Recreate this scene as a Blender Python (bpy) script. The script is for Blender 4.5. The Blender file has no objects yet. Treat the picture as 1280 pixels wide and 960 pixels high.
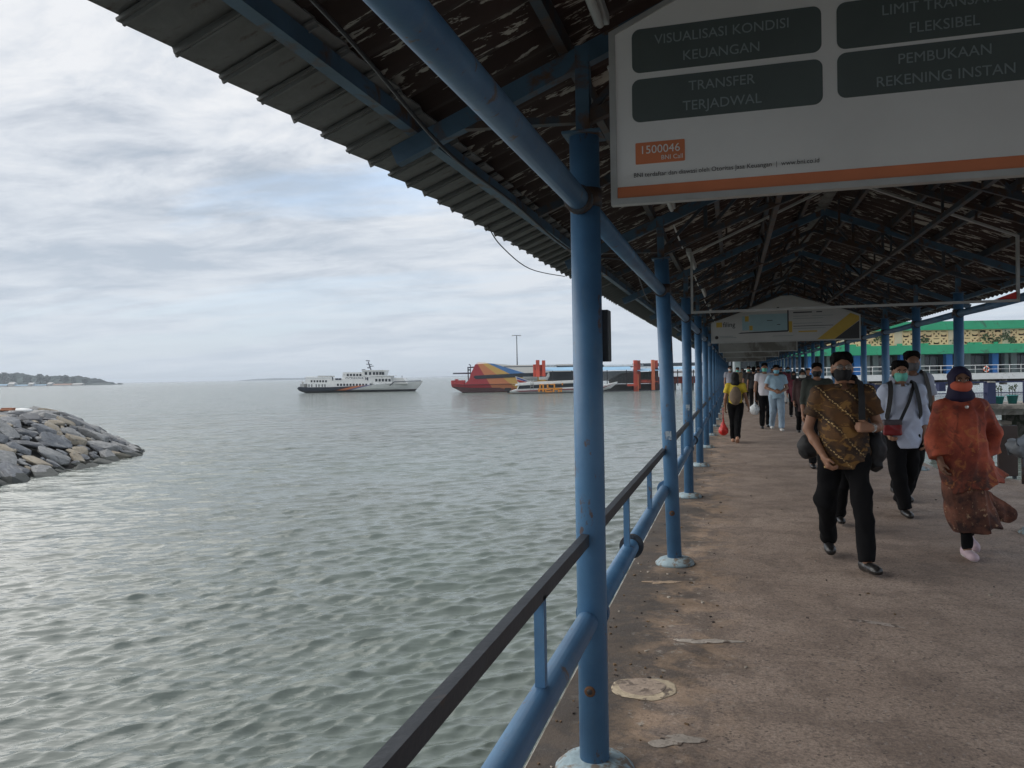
import bpy, bmesh, math, random
import numpy as np
from mathutils import Vector, Matrix, noise
R = math.radians
C = bpy.context.scene.collection
sc = bpy.context.scene
PI = math.pi

# ------------------------------------------------------------------ camera
cam_d = bpy.data.cameras.new('camera'); cam = bpy.data.objects.new('camera', cam_d); C.objects.link(cam)
sc.camera = cam
cam_d.sensor_width = 36; cam_d.lens = 28.125; cam_d.clip_start = 0.05; cam_d.clip_end = 20000
CAM = Vector((0, 0, 1.56)); YAW, PITCH, ROLL = R(15.5), R(-0.63), R(1.03)
cf = Vector((-math.sin(YAW)*math.cos(PITCH), math.cos(YAW)*math.cos(PITCH), math.sin(PITCH)))
cr = Vector((math.cos(YAW), math.sin(YAW), 0)); cu = cr.cross(cf)
cr2 = cr*math.cos(ROLL) - cu*math.sin(ROLL); cu2 = cu*math.cos(ROLL) + cr*math.sin(ROLL)
cam.matrix_world = Matrix(((cr2.x, cu2.x, -cf.x, CAM.x), (cr2.y, cu2.y, -cf.y, CAM.y), (cr2.z, cu2.z, -cf.z, CAM.z), (0, 0, 0, 1)))
FW = Vector((-math.sin(YAW), math.cos(YAW), 0)); RT = Vector((math.cos(YAW), math.sin(YAW), 0))
sc.render.resolution_x = 1024; sc.render.resolution_y = 768

# ------------------------------------------------------------------ world: bright overcast sky with thin blue gaps
SUN_EL, SUN_AZ = 40, -90          # azimuth from +Y towards +X (the sun stands over the water, left)
w = bpy.data.worlds.new('World'); sc.world = w; w.use_nodes = True
nt = w.node_tree; nt.nodes.clear()
def N(t, ty, **kw):
    n = t.nodes.new(ty)
    for k, v in kw.items():
        if k[0] == 'i' and k[1:].isdigit(): n.inputs[int(k[1:])].default_value = v
        elif k in n.inputs.keys() and not hasattr(n, k): n.inputs[k].default_value = v
        else: setattr(n, k, v)
    return n
def LK(t, a, b, ao=0, bi=0): t.links.new(a.outputs[ao], b.inputs[bi])
def mth(t, op, a, b=None, c=None, clamp=False):
    n = t.nodes.new('ShaderNodeMath'); n.operation = op; n.use_clamp = clamp
    for i, x in enumerate((a, b, c)):
        if x is None: continue
        if isinstance(x, (int, float)): n.inputs[i].default_value = x
        else: t.links.new(x, n.inputs[i])
    return n.outputs[0]
def mixc(t, f, a, b, mode='MIX'):
    n = t.nodes.new('ShaderNodeMix'); n.data_type = 'RGBA'; n.blend_type = mode
    for i, x in ((0, f), (6, a), (7, b)):
        if isinstance(x, (int, float)): n.inputs[i].default_value = x
        elif isinstance(x, tuple): n.inputs[i].default_value = (*x[:3], 1)
        else: t.links.new(x, n.inputs[i])
    return n.outputs[2]
def ramp(t, f, pts):
    n = t.nodes.new('ShaderNodeValToRGB'); e = n.color_ramp.elements
    while len(e) < len(pts): e.new(0.5)
    for q, (p, c) in zip(e, pts):
        q.position = p; q.color = (c, c, c, 1) if isinstance(c, (int, float)) else (*c[:3], 1)
    t.links.new(f, n.inputs[0]); return n.outputs[0]
def noi(t, vec, scale, detail=4, rough=.55, dist=0., out=0):
    n = t.nodes.new('ShaderNodeTexNoise'); n.inputs['Scale'].default_value = scale
    n.inputs['Detail'].default_value = detail; n.inputs['Roughness'].default_value = rough
    n.inputs['Distortion'].default_value = dist
    if vec is not None: t.links.new(vec, n.inputs['Vector'])
    return n.outputs[out]
def mapv(t, vec, s=(1, 1, 1), r=(0, 0, 0), l=(0, 0, 0)):
    n = t.nodes.new('ShaderNodeMapping'); n.inputs['Scale'].default_value = s
    n.inputs['Rotation'].default_value = r; n.inputs['Location'].default_value = l
    t.links.new(vec, n.inputs['Vector']); return n.outputs[0]

sky = N(nt, 'ShaderNodeTexSky'); sky.sky_type = 'NISHITA'; sky.sun_disc = False
sky.sun_elevation = R(SUN_EL); sky.sun_rotation = R(SUN_AZ); sky.air_density = 1.0; sky.dust_density = 2.0
tc = N(nt, 'ShaderNodeTexCoord'); sp = N(nt, 'ShaderNodeSeparateXYZ'); nt.links.new(tc.outputs['Generated'], sp.inputs[0])
zz = mth(nt, 'ADD', mth(nt, 'MAXIMUM', sp.outputs[2], 0.0), 0.10)
cx = N(nt, 'ShaderNodeCombineXYZ')
nt.links.new(mth(nt, 'DIVIDE', sp.outputs[0], zz), cx.inputs[0]); nt.links.new(mth(nt, 'DIVIDE', sp.outputs[1], zz), cx.inputs[1])
cp = cx.outputs[0]
n1 = noi(nt, mapv(nt, cp, (0.9, 1.25, 1), (0, 0, R(15)), (3.1, 1.7, 0)), 1.7, 11, .66, .35)
n2 = noi(nt, mapv(nt, cp, (0.5, 1.1, 1), (0, 0, R(20)), (7.4, 2.2, 3)), .55, 5, .5, .2)
n3 = noi(nt, mapv(nt, cp, (0.35, 1.0, 1), (0, 0, R(12)), (1.4, 9.2, 5)), .75, 7, .55, .3)
body = mth(nt, 'ADD', mth(nt, 'MULTIPLY', n1, .55), mth(nt, 'MULTIPLY', n2, .45))
CS = 10.0    # cloud radiance is given for background strength 0.1
cl = ramp(nt, body, [(.40, (.32, .37, .44)), (.465, (.44, .475, .53)), (.51, (.54, .57, .615)), (.565, (.64, .655, .68))])
clb = N(nt, 'ShaderNodeVectorMath', operation='SCALE'); nt.links.new(cl, clb.inputs[0]); clb.inputs['Scale'].default_value = CS
gap = ramp(nt, n3, [(.50, 0.0), (.62, .8)])
blue = N(nt, 'ShaderNodeVectorMath', operation='MULTIPLY_ADD'); nt.links.new(sky.outputs[0], blue.inputs[0])
blue.inputs[1].default_value = (1.0, 1.0, 1.0); blue.inputs[2].default_value = (1.1, 1.9, 3.0)
c1 = mixc(nt, gap, clb.outputs[0], blue.outputs[0])
hz = ramp(nt, sp.outputs[2], [(0.0, .85), (.10, .55), (.30, 0.0)])
c2 = mixc(nt, hz, c1, (.46*CS, .515*CS, .58*CS))
bg = N(nt, 'ShaderNodeBackground'); bg.inputs['Strength'].default_value = 0.1
nt.links.new(c2, bg.inputs[0]); wo = N(nt, 'ShaderNodeOutputWorld'); LK(nt, bg, wo)

sun_d = bpy.data.lights.new('sun', 'SUN'); sun_d.energy = 2.5; sun_d.angle = R(88); sun_d.color = (1, .96, .9)
sun = bpy.data.objects.new('sun', sun_d); C.objects.link(sun)
sd = Vector((math.sin(R(SUN_AZ))*math.cos(R(SUN_EL)), math.cos(R(SUN_AZ))*math.cos(R(SUN_EL)), math.sin(R(SUN_EL))))
sun.rotation_euler = sd.to_track_quat('Z', 'Y').to_euler(); sun.location = (-20, 10, 30)
sc.view_settings.view_transform = 'Standard'; sc.view_settings.look = 'None'
sc.view_settings.exposure = 0.44; sc.view_settings.gamma = 1
try: sc.view_settings.use_curve_mapping = False
except Exception: pass

# ------------------------------------------------------------------ helpers
def at(px, py, X=None, Y=None, Z=None, D=None):
    """a point of the place seen in direction (px, py), used to survey positions"""
    d = cf + cr2*((px-640)/1000) - cu2*((py-480)/1000)
    t = X/d.x if X is not None else Y/d.y if Y is not None else D if D is not None else (Z-CAM.z)/d.z
    return CAM + d*t
def link(name, me, mats=None, parent=None, loc=(0, 0, 0), rot=(0, 0, 0)):
    o = bpy.data.objects.new(name, me); C.objects.link(o); o.location = loc; o.rotation_euler = rot
    if parent: o.parent = parent
    if mats is not None and me is not None and len(me.materials) == 0:
        for m in (mats if isinstance(mats, (list, tuple)) else [mats]): me.materials.append(m)
    return o
def tag(o, label=None, cat=None, group=None, kind=None):
    if label: o['label'] = label
    if cat: o['category'] = cat
    if group: o['group'] = group
    if kind: o['kind'] = kind
    return o
def thing(name, label, cat, loc=(0, 0, 0), rz=0, group=None):
    o = bpy.data.objects.new(name, None); C.objects.link(o); o.location = loc; o.rotation_euler = (0, 0, rz)
    o.empty_display_size = .3
    return tag(o, label, cat, group)
def kids(o): return [c for c in bpy.data.objects if c.parent == o]
def copy_tree(o, parent=None):
    c = o.copy(); C.objects.link(c)
    if parent: c.parent = parent
    for ch in list(o.children): copy_tree(ch, c)
    return c

class MB:
    def __init__(s): s.v = []; s.f = []; s.m = []; s.sm = []
    def add(s, vs, fs, mi=0, smooth=False):
        b = len(s.v); s.v += [tuple(v) for v in vs]
        for f in fs: s.f.append([b+i for i in f]); s.m.append(mi); s.sm.append(smooth)
        return s
    def box(s, c, d, rot=None, mi=0, bev=0):
        c = Vector(c); hx, hy, hz_ = d[0]/2, d[1]/2, d[2]/2
        M_ = rot if isinstance(rot, Matrix) else (Matrix.Rotation(rot, 3, 'Z') if rot else None)
        if bev:
            bm = bmesh.new(); bmesh.ops.create_cube(bm, size=1)
            for v in bm.verts: v.co = Vector((v.co.x*d[0], v.co.y*d[1], v.co.z*d[2]))
            bmesh.ops.bevel(bm, geom=bm.edges[:], offset=bev, segments=2, affect='EDGES', profile=.5)
            bm.verts.index_update()
            vs = [(M_ @ v.co if M_ else v.co)+c for v in bm.verts]; fs = [[v.index for v in f.verts] for f in bm.faces]
            bm.free(); return s.add(vs, fs, mi)
        vs = [Vector((x, y, z)) for x in (-hx, hx) for y in (-hy, hy) for z in (-hz_, hz_)]
        vs = [(M_ @ v if M_ else v)+c for v in vs]
        return s.add(vs, [(0, 1, 3, 2), (4, 6, 7, 5), (0, 4, 5, 1), (2, 3, 7, 6), (0, 2, 6, 4), (1, 5, 7, 3)], mi)
    def bar(s, a, b, wd, h, up=(0, 0, 1), mi=0):
        a = Vector(a); b = Vector(b); y = (b-a); L = y.length; y.normalize()
        x = y.cross(Vector(up))
        if x.length < 1e-5: x = y.cross(Vector((1, 0, 0)))
        x.normalize(); z = x.cross(y)
        return s.box((a+b)/2, (wd, L, h), Matrix((x, y, z)).transposed(), mi)
    def tube(s, pts, r, n=12, mi=0, cap=True):
        pts = [Vector(p) for p in pts]; rs = r if isinstance(r, (list, tuple)) else [r]*len(pts)
        vs = []; ref = None
        for i, p in enumerate(pts):
            t = (pts[min(i+1, len(pts)-1)]-pts[max(i-1, 0)]).normalized()
            if ref is None: ref = t.orthogonal().normalized()
            ref = (ref - t*ref.dot(t)).normalized(); q = t.cross(ref)
            for k in range(n):
                a = 2*PI*k/n; vs.append(p+(ref*math.cos(a)+q*math.sin(a))*rs[i])
        fs = [[i*n+k, i*n+(k+1) % n, (i+1)*n+(k+1) % n, (i+1)*n+k] for i in range(len(pts)-1) for k in range(n)]
        s.add(vs, fs, mi, True)
        if cap:
            b = len(s.v)-len(vs)
            s.f.append([b+k for k in range(n)][::-1]); s.m.append(mi); s.sm.append(False)
            e = b+(len(pts)-1)*n; s.f.append([e+k for k in range(n)]); s.m.append(mi); s.sm.append(False)
        return s
    def lathe(s, prof, n=24, c=(0, 0, 0), mi=0, smooth=True):
        vs = [(c[0]+r*math.cos(2*PI*k/n), c[1]+r*math.sin(2*PI*k/n), c[2]+z) for r, z in prof for k in range(n)]
        fs = [[i*n+k, i*n+(k+1) % n, (i+1)*n+(k+1) % n, (i+1)*n+k] for i in range(len(prof)-1) for k in range(n)]
        return s.add(vs, fs, mi, smooth)
    def prism(s, poly, axis, a, b, mi=0):
        """polygon in the plane across axis ('x','y','z'), extruded from a to b"""
        def P(u, v, t): return {'x': (t, u, v), 'y': (u, t, v), 'z': (u, v, t)}[axis]
        n = len(poly); vs = [P(u, v, a) for u, v in poly]+[P(u, v, b) for u, v in poly]
        fs = [list(range(n))[::-1], [n+i for i in range(n)]]+[[i, (i+1) % n, n+(i+1) % n, n+i] for i in range(n)]
        return s.add(vs, fs, mi)
    def mesh(s, name='m', mats=None):
        me = bpy.data.meshes.new(name); me.from_pydata(s.v, [], s.f)
        me.polygons.foreach_set('material_index', s.m); me.polygons.foreach_set('use_smooth', s.sm)
        if mats is not None:
            for m in (mats if isinstance(mats, (list, tuple)) else [mats]): me.materials.append(m)
        bm = bmesh.new(); bm.from_mesh(me); bmesh.ops.recalc_face_normals(bm, faces=bm.faces[:]); bm.to_mesh(me); bm.free()
        me.update(); return me
    def build(s, name, mats, parent=None, loc=(0, 0, 0), rot=(0, 0, 0)):
        return link(name, s.mesh(name, mats), None, parent, loc, rot)

def text_mesh(txt, size, mat, ext=.001, align='CENTER'):
    cu_ = bpy.data.curves.new('txt', 'FONT'); cu_.body = txt; cu_.size = size; cu_.extrude = ext; cu_.align_x = align
    cu_.resolution_u = 3
    o = bpy.data.objects.new('txt', cu_); C.objects.link(o)
    bpy.context.view_layer.update()
    me = bpy.data.meshes.new_from_object(o.evaluated_get(bpy.context.evaluated_depsgraph_get()))
    bpy.data.objects.remove(o); bpy.data.curves.remove(cu_)
    me.materials.clear(); me.materials.append(mat); return me

# ------------------------------------------------------------------ materials
_m = {}
def mat(name, col, rough=.6, var=.18, scale=4, bump=.15, bscale=30, metal=0., dirt=None, dirt_amt=.0, dirt_scale=3, coat=0, spec=.5, emit=None):
    if name in _m: return _m[name]
    m = bpy.data.materials.new(name); m.use_nodes = True; t = m.node_tree; b = t.nodes['Principled BSDF']
    tc = t.nodes.new('ShaderNodeTexCoord'); v = tc.outputs['Object']
    lo = tuple(c*(1-var) for c in col); hi = tuple(min(1, c*(1+var)) for c in col)
    f = ramp(t, noi(t, v, scale, 6, .6), [(.3, 0.), (.7, 1.)])
    c = mixc(t, f, lo, hi)
    if dirt:
        g = ramp(t, noi(t, v, dirt_scale, 8, .65, .6), [(.62-dirt_amt*.35, 0.), (.70-dirt_amt*.3, 1.)])
        c = mixc(t, g, c, dirt)
    t.links.new(c, b.inputs['Base Color'])
    b.inputs['Roughness'].default_value = rough; b.inputs['Metallic'].default_value = metal
    b.inputs['Specular IOR Level'].default_value = spec
    if coat: b.inputs['Coat Weight'].default_value = coat
    if bump:
        bn = t.nodes.new('ShaderNodeBump'); bn.inputs['Strength'].default_value = bump; bn.inputs['Distance'].default_value = .01
        t.links.new(noi(t, v, bscale, 5, .6), bn.inputs['Height']); t.links.new(bn.outputs[0], b.inputs['Normal'])
    _m[name] = m; return m
def newmat(name):
    m = bpy.data.materials.new(name); m.use_nodes = True; t = m.node_tree
    tc = t.nodes.new('ShaderNodeTexCoord'); _m[name] = m
    return m, t, t.nodes['Principled BSDF'], tc.outputs['Object']
def bumpto(t, b, h, s=.3, d=.01):
    bn = t.nodes.new('ShaderNodeBump'); bn.inputs['Strength'].default_value = s; bn.inputs['Distance'].default_value = d
    t.links.new(h, bn.inputs['Height']); t.links.new(bn.outputs[0], b.inputs['Normal'])
def sepx(t, v):
    s = t.nodes.new('ShaderNodeSeparateXYZ'); t.links.new(v, s.inputs[0]); return s.outputs

def m_post():
    m, t, b, v = newmat('blue paint')
    c = mixc(t, ramp(t, noi(t, v, 3.5, 6, .6), [(.3, 0.), (.7, 1.)]), (.050, .130, .250), (.085, .205, .360))
    c = mixc(t, ramp(t, noi(t, mapv(t, v, (1, 1, .25)), 14, 6, .7), [(.56, 0.), (.72, .55)]), c, (.12, .185, .26))
    c = mixc(t, ramp(t, noi(t, mapv(t, v, (1, 1, .45)), 11, 9, .72), [(.595, 0.), (.63, .85)]), c, (.12, .065, .035))
    t.links.new(c, b.inputs['Base Color']); b.inputs['Roughness'].default_value = .48
    bumpto(t, b, noi(t, v, 28, 5, .6), .25, .006); return m
M_POST = m_post()
M_BLUE2 = mat('blue gray steel', (.055, .11, .17), .55, .25, 3, .2, 30, dirt=(.09, .05, .03), dirt_amt=.25, dirt_scale=5)
M_DARKST = mat('dark roof steel', (.035, .048, .065), .6, .3, 3, .2, 30, dirt=(.06, .035, .025), dirt_amt=.5, dirt_scale=6)
M_RAILDK = mat('dark rail steel', (.022, .028, .038), .5, .3, 6, .2, 40, dirt=(.05, .035, .03), dirt_amt=.0, dirt_scale=12)
M_RUST = mat('rust', (.10, .045, .02), .85, .4, 12, .5, 60)
M_CONDUIT = mat('white conduit', (.62, .63, .62), .4, .12, 5, .05, 30)
M_FRAME = mat('aluminium sign frame', (.42, .43, .42), .45, .12, 6, .05, 30, metal=.3)
M_BLACK = mat('black plastic', (.02, .02, .022), .5, .2, 8, .1, 40)
M_WHITE = mat('white paint', (.74, .75, .74), .45, .07, 1.5, .05, 10, dirt=(.45, .43, .40), dirt_amt=.1, dirt_scale=2)
M_CONC = mat('plain concrete', (.30, .285, .26), .85, .25, 1.2, .4, 20, dirt=(.14, .12, .10), dirt_amt=.45, dirt_scale=1.5)
M_COLLAR = mat('painted collar', (.27, .36, .40), .7, .25, 9, .4, 40, dirt=(.17, .14, .11), dirt_amt=.35, dirt_scale=14)

def m_deck():
    m, t, b, v = newmat('weathered concrete deck'); s = sepx(t, v)
    base = mixc(t, ramp(t, noi(t, v, .9, 8, .62), [(.32, 0.), (.68, 1.)]), (.35, .262, .205), (.54, .42, .34))
    base = mixc(t, ramp(t, noi(t, mapv(t, v, (1, 1, 1), l=(4, 8, 0)), 2.7, 10, .7, .4), [(.47, 0.), (.58, .45)]), base, (.17, .125, .10))
    # small dark pits and pale specks of worn aggregate
    vo = t.nodes.new('ShaderNodeTexVoronoi'); vo.inputs['Scale'].default_value = 34; t.links.new(v, vo.inputs['Vector'])
    sel = mth(t, 'GREATER_THAN', noi(t, v, 9, 3), .55)
    pit = mth(t, 'MULTIPLY', mth(t, 'LESS_THAN', vo.outputs['Distance'], .24), sel)
    base = mixc(t, mth(t, 'MULTIPLY', pit, .85), base, (.07, .055, .05))
    vo2 = t.nodes.new('ShaderNodeTexVoronoi'); vo2.inputs['Scale'].default_value = 19; t.links.new(mapv(t, v, (1, .6, 1), l=(1, 2, 0)), vo2.inputs['Vector'])
    base = mixc(t, mth(t, 'MULTIPLY', mth(t, 'LESS_THAN', vo2.outputs['Distance'], .13), .55), base, (.46, .41, .37))
    fine = noi(t, v, 60, 6, .75)
    base = mixc(t, ramp(t, fine, [(.42, .0), (.62, .75)]), base, (.15, .115, .095))
    base = mixc(t, ramp(t, noi(t, mapv(t, v, (1, 1, 1), l=(3, 5, 1)), 24, 8, .8), [(.52, .0), (.60, .7)]), base, (.13, .10, .085))
    base = mixc(t, ramp(t, noi(t, mapv(t, v, (1, 1, 1), l=(9, 1, 1)), 38, 6, .8), [(.58, .0), (.66, .6)]), base, (.55, .48, .42))
    # long pale scuffs
    sc1 = ramp(t, noi(t, mapv(t, v, (.8, 2.6, 1), (0, 0, .3)), 1.5, 9, .7, .8), [(.665, 0.), (.69, .75)])
    base = mixc(t, sc1, base, (.52, .47, .42))
    # damp, stained strip along the open edge of the deck (x below about -0.2)
    wob = mth(t, 'ADD', s[0], mth(t, 'MULTIPLY', mth(t, 'SUBTRACT', noi(t, v, 1.9, 7, .68), .5), 1.15))
    stain = ramp(t, wob, [(0.0, 0.), (1., 0.)])
    e = t.nodes.new('ShaderNodeMapRange'); t.links.new(wob, e.inputs[0])
    e.inputs[1].default_value = -.42; e.inputs[2].default_value = .12; e.inputs[3].default_value = 1; e.inputs[4].default_value = 0
    och = ramp(t, noi(t, v, 3.4, 12, .75, .5), [(.46, 0.), (.56, 1.)])
    st = mixc(t, och, (.055, .040, .031), (.28, .185, .11))
    st = mixc(t, ramp(t, noi(t, v, 11, 8, .75), [(.58, 0.), (.61, .85)]), st, (.38, .35, .30))
    e2 = t.nodes.new('ShaderNodeMapRange'); t.links.new(wob, e2.inputs[0])
    e2.inputs[1].default_value = -.62; e2.inputs[2].default_value = -.28; e2.inputs[3].default_value = 1; e2.inputs[4].default_value = 0
    base = mixc(t, mth(t, 'MULTIPLY', e.outputs[0], .78), base, st)
    base = mixc(t, mth(t, 'MULTIPLY', e2.outputs[0], .85), base, (.045, .036, .030))
    t.links.new(base, b.inputs['Base Color'])
    rr = ramp(t, noi(t, v, 2.2, 5), [(.3, .62), (.7, .88)]); t.links.new(rr, b.inputs['Roughness'])
    hh = mth(t, 'ADD', mth(t, 'MULTIPLY', fine, .6), mth(t, 'SUBTRACT', mth(t, 'MULTIPLY', noi(t, v, 14, 6, .7), 1.2), mth(t, 'MULTIPLY', pit, .7)))
    bumpto(t, b, hh, .55, .012); return m
def m_roof(name, dark, pale, thr, holes=True):
    m, t, b, v = newmat(name)
    n = noi(t, mapv(t, v, (4.2, 19, 4.2)), 1.0, 9, .66, .3)
    big = noi(t, v, 1.1, 4)
    f = ramp(t, mth(t, 'ADD', n, mth(t, 'MULTIPLY', mth(t, 'SUBTRACT', big, .5), .45)), [(thr, 0.), (thr+.025, 1.)])
    pc = mixc(t, noi(t, v, 8, 5), pale, tuple(x*.6 for x in pale))
    dk = mixc(t, noi(t, v, 6, 6), dark, tuple(x*1.9 for x in dark))
    c = mixc(t, f, dk, pc); t.links.new(c, b.inputs['Base Color']); b.inputs['Roughness'].default_value = .85
    bumpto(t, b, f, .35, .003)
    if holes:
        vo = t.nodes.new('ShaderNodeTexVoronoi'); vo.inputs['Scale'].default_value = 6.5
        oi = t.nodes.new('ShaderNodeObjectInfo')
        add = t.nodes.new('ShaderNodeVectorMath'); add.operation = 'MULTIPLY_ADD'
        t.links.new(oi.outputs['Random'], add.inputs[0]); add.inputs[1].default_value = (37, 11, 5); t.links.new(v, add.inputs[2])
        t.links.new(add.outputs[0], vo.inputs['Vector'])
        h = mth(t, 'LESS_THAN', vo.outputs['Distance'], .028)
        h2 = mth(t, 'GREATER_THAN', noi(t, add.outputs[0], 1.9, 2), .56)
        tr = t.nodes.new('ShaderNodeBsdfTransparent'); mx = t.nodes.new('ShaderNodeMixShader')
        t.links.new(mth(t, 'MULTIPLY', h, h2), mx.inputs[0]); t.links.new(b.outputs[0], mx.inputs[1]); t.links.new(tr.outputs[0], mx.inputs[2])
        t.links.new(mx.outputs[0], t.nodes['Material Output'].inputs[0])
    return m
def m_water():
    m, t, b, v = newmat('sea water')
    c = mixc(t, ramp(t, noi(t, v, .05, 4), [(.35, 0.), (.65, 1.)]), (.132, .160, .142), (.145, .160, .148))
    t.links.new(c, b.inputs['Base Color']); b.inputs['Roughness'].default_value = .12
    b.inputs['IOR'].default_value = 1.33
    v2 = mapv(t, v, (1, 1, 1), (0, 0, -YAW-R(14)))
    h = mth(t, 'ADD', mth(t, 'MULTIPLY', noi(t, mapv(t, v2, (.7, 1.6, 1)), 6.5, 4, .6), .010), mth(t, 'MULTIPLY', noi(t, mapv(t, v2, (.45, 1.3, 1)), 1.7, 4, .6), .030))
    ln = t.nodes.new('ShaderNodeVectorMath'); ln.operation = 'LENGTH'; t.links.new(v, ln.inputs[0])
    mr = t.nodes.new('ShaderNodeMapRange'); mr.interpolation_type = 'SMOOTHSTEP'; t.links.new(ln.outputs['Value'], mr.inputs[0]); mr.inputs[1].default_value = 22; mr.inputs[2].default_value = 100
    fh = mth(t, 'ADD', mth(t, 'MULTIPLY', noi(t, mapv(t, v2, (.5, 1.3, 1)), 1.1, 4, .65), .80), mth(t, 'MULTIPLY', noi(t, mapv(t, v2, (.4, 1.2, 1)), .22, 5, .6), 2.2))
    h = mth(t, 'ADD', h, mth(t, 'MULTIPLY', fh, mth(t, 'ADD', mth(t, 'MULTIPLY', mr.outputs[0], .92), .08)))
    bumpto(t, b, h, .8, 1.0); return m

# ================================================================== THE SETTING
ZW = -2.2
rng = np.random.default_rng(7)
def make_water():
    az = np.radians(np.concatenate([np.arange(-118, -53, 1.), np.arange(-53, 2, .125), np.arange(2, 42, .6), np.arange(42, 79, 1.5)])); rs = [4.5, 5.2]
    while rs[-1] < 9000: rs.append(rs[-1]*(1+min(.12, .0034*max(1., (rs[-1]/55.)**1.45))))
    rs = np.array(rs); A, RR = np.meshgrid(az, rs)
    X = RR*np.sin(A); Y = RR*np.cos(A); Zw = np.zeros_like(X); DX = np.zeros_like(X); DY = np.zeros_like(X)
    cell = np.gradient(rs)[:, None]*np.ones_like(RR)
    for i in range(130):
        L = .12*(40 ** (i/129.)); k = 2*np.pi/L
        th = R(-38)+rng.normal(0, .38); amp = .0108*L*(.6+.8*rng.random())
        if L > .27: amp *= (.27/L)**.98
        dx, dy = math.sin(th), math.cos(th)
        ph = k*(X*dx+Y*dy)+rng.random()*6.28
        fade = np.clip((L/cell-2.6)/2.4, 0, 1)
        Zw += amp*fade*np.sin(ph); q = .85*amp*fade*np.cos(ph); DX += q*dx; DY += q*dy
    # patches of calmer and rougher water
    g = 1+.18*np.sin(X*.11+1.3*np.sin(Y*.07))*np.sin(Y*.13+1.1*np.sin(X*.05))
    Zw *= g
    V = np.stack([X+DX, Y+DY, Zw+ZW], -1).reshape(-1, 3); n0, n1 = X.shape
    I = np.arange(n0*n1).reshape(n0, n1)
    F = np.stack([I[:-1, :-1], I[:-1, 1:], I[1:, 1:], I[1:, :-1]], -1).reshape(-1, 4)[:, ::-1]
    # close the middle
    me = bpy.data.meshes.new('water'); me.from_pydata([], [], [])
    me.vertices.add(len(V)); me.vertices.foreach_set('co', V.ravel())
    me.loops.add(F.size); me.loops.foreach_set('vertex_index', F.ravel().astype(np.int32))
    me.polygons.add(len(F)); me.polygons.foreach_set('loop_start', np.arange(0, F.size, 4, dtype=np.int32))
    me.polygons.foreach_set('use_smooth', np.ones(len(F), bool)); me.update(); me.validate()
    me.materials.append(m_water()); tag(link('water', me), kind='structure')
make_water()

# seabed sheet below, so nothing ends in the void (dark, never seen clearly)
mb = MB(); mb.add([(-60, -60, ZW-.5), (60, -60, ZW-.5), (60, 5, ZW-.5), (-60, 5, ZW-.5)], [(0, 1, 2, 3)])
tag(mb.build('water_behind', m_water()), kind='structure')

DL, DR, DEND = -.82, 3.0, 92
mb = MB()
poly = [(DL, -8), (6.5, -8), (6.5, 8.6), (3.85, 12.2), (DR, 13.6), (DR, DEND), (DL, DEND)]
mb.prism(poly, 'z', -.28, 0)
deck = tag(mb.build('walkway_deck', m_deck()), kind='structure')
# round and ragged mortar patches on the deck
def blob(name, px, py, r, label, col, squash=1., rz=0., h=.004, seed=1, irr=.12):
    p = at(px, py, Z=0); rr = random.Random(seed); n = 36; vs = []
    ph = [rr.random()*6.28 for _ in range(6)]
    for z, k in ((0, 1.0), (h, .97)):
        for i in range(n):
            a = 2*PI*i/n; q = r*k*(1+irr*sum(math.sin((j+2)*a+ph[j])/(j+1.5) for j in range(6)))
            x, y = q*math.cos(a), q*squash*math.sin(a)
            vs.append((x*math.cos(rz)-y*math.sin(rz), x*math.sin(rz)+y*math.cos(rz), z))
    m = MB().add(vs, [[n+i for i in range(n)]]+[[i, (i+1) % n, n+(i+1) % n, n+i] for i in range(n)])
    o = m.build(name, mat(name+str(seed), col, .85, .3, 14, .4, 50, dirt=(.13, .10, .08), dirt_amt=.35, dirt_scale=14), None, (p.x, p.y, .002))
    o.parent = deck; return o
blob('mortar_ring', 805, 861, .155, 'ring', (.46, .38, .27), .95, 0, .0015, 1, .10)
blob('core_hole_plug', 803, 859, .118, 'plug', (.33, .26, .205), .95, 0, .003, 2, .03)
blob('mortar_patch', 845, 926, .085, 'patch', (.34, .30, .26), .7, .5, .0012, 3, .5)
blob('mortar_patch', 882, 802, .15, 'patch', (.43, .38, .33), .28, .15, .003, 4, .35)
blob('mortar_patch', 1093, 779, .16, 'patch', (.40, .34, .30), .16, -.25, .0012, 5, .45)

blob('mortar_patch', 828, 728, .10, 'patch', (.34, .25, .17), .5, .3, .0012, 7, .5)
gm = MB(); gr = random.Random(3)
for _ in range(260):
    x = DL+.03+abs(gr.gauss(0, .33)); y = 2.2+gr.random()**1.6*14; q = gr.uniform(.004, .013)
    if gr.random() < .25: x = gr.uniform(-.4, 2.6)
    gm.box((x, y, q*.35), (q*gr.uniform(.8, 2.2), q*gr.uniform(.8, 1.6), q*.7), gr.uniform(0, 3), gr.choice([0, 1, 1, 2, 2]))
tag(gm.build('grit', [mat('pale grit', (.34, .30, .25), .9, .3, 20, .2, 40), mat('dark grit', (.05, .04, .035), .9, .3, 20, .2, 40), mat('brown leaf bits', (.13, .08, .04), .8, .3, 20, .2, 40)]), kind='stuff')
# deck piles
M_PILE = mat('marine pile concrete', (.20, .19, .17), .9, .3, 2, .4, 15, dirt=(.05, .06, .04), dirt_amt=.6, dirt_scale=2)
pm = MB().tube([(0, 0, -3.0), (0, 0, -.55)], .22, 16).mesh('pile', M_PILE)
cm = MB().box((0, 0, 0), (4.0, .5, .34)).mesh('cap', M_CONC)
for y in np.arange(-4, 90, 6.6):
    c = link('pile_cap_beam', cm, None, deck, (1.1, float(y), -.451))
    for x in (-.35, 2.6): link('pile', pm, None, deck, (x, float(y), 0))
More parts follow.
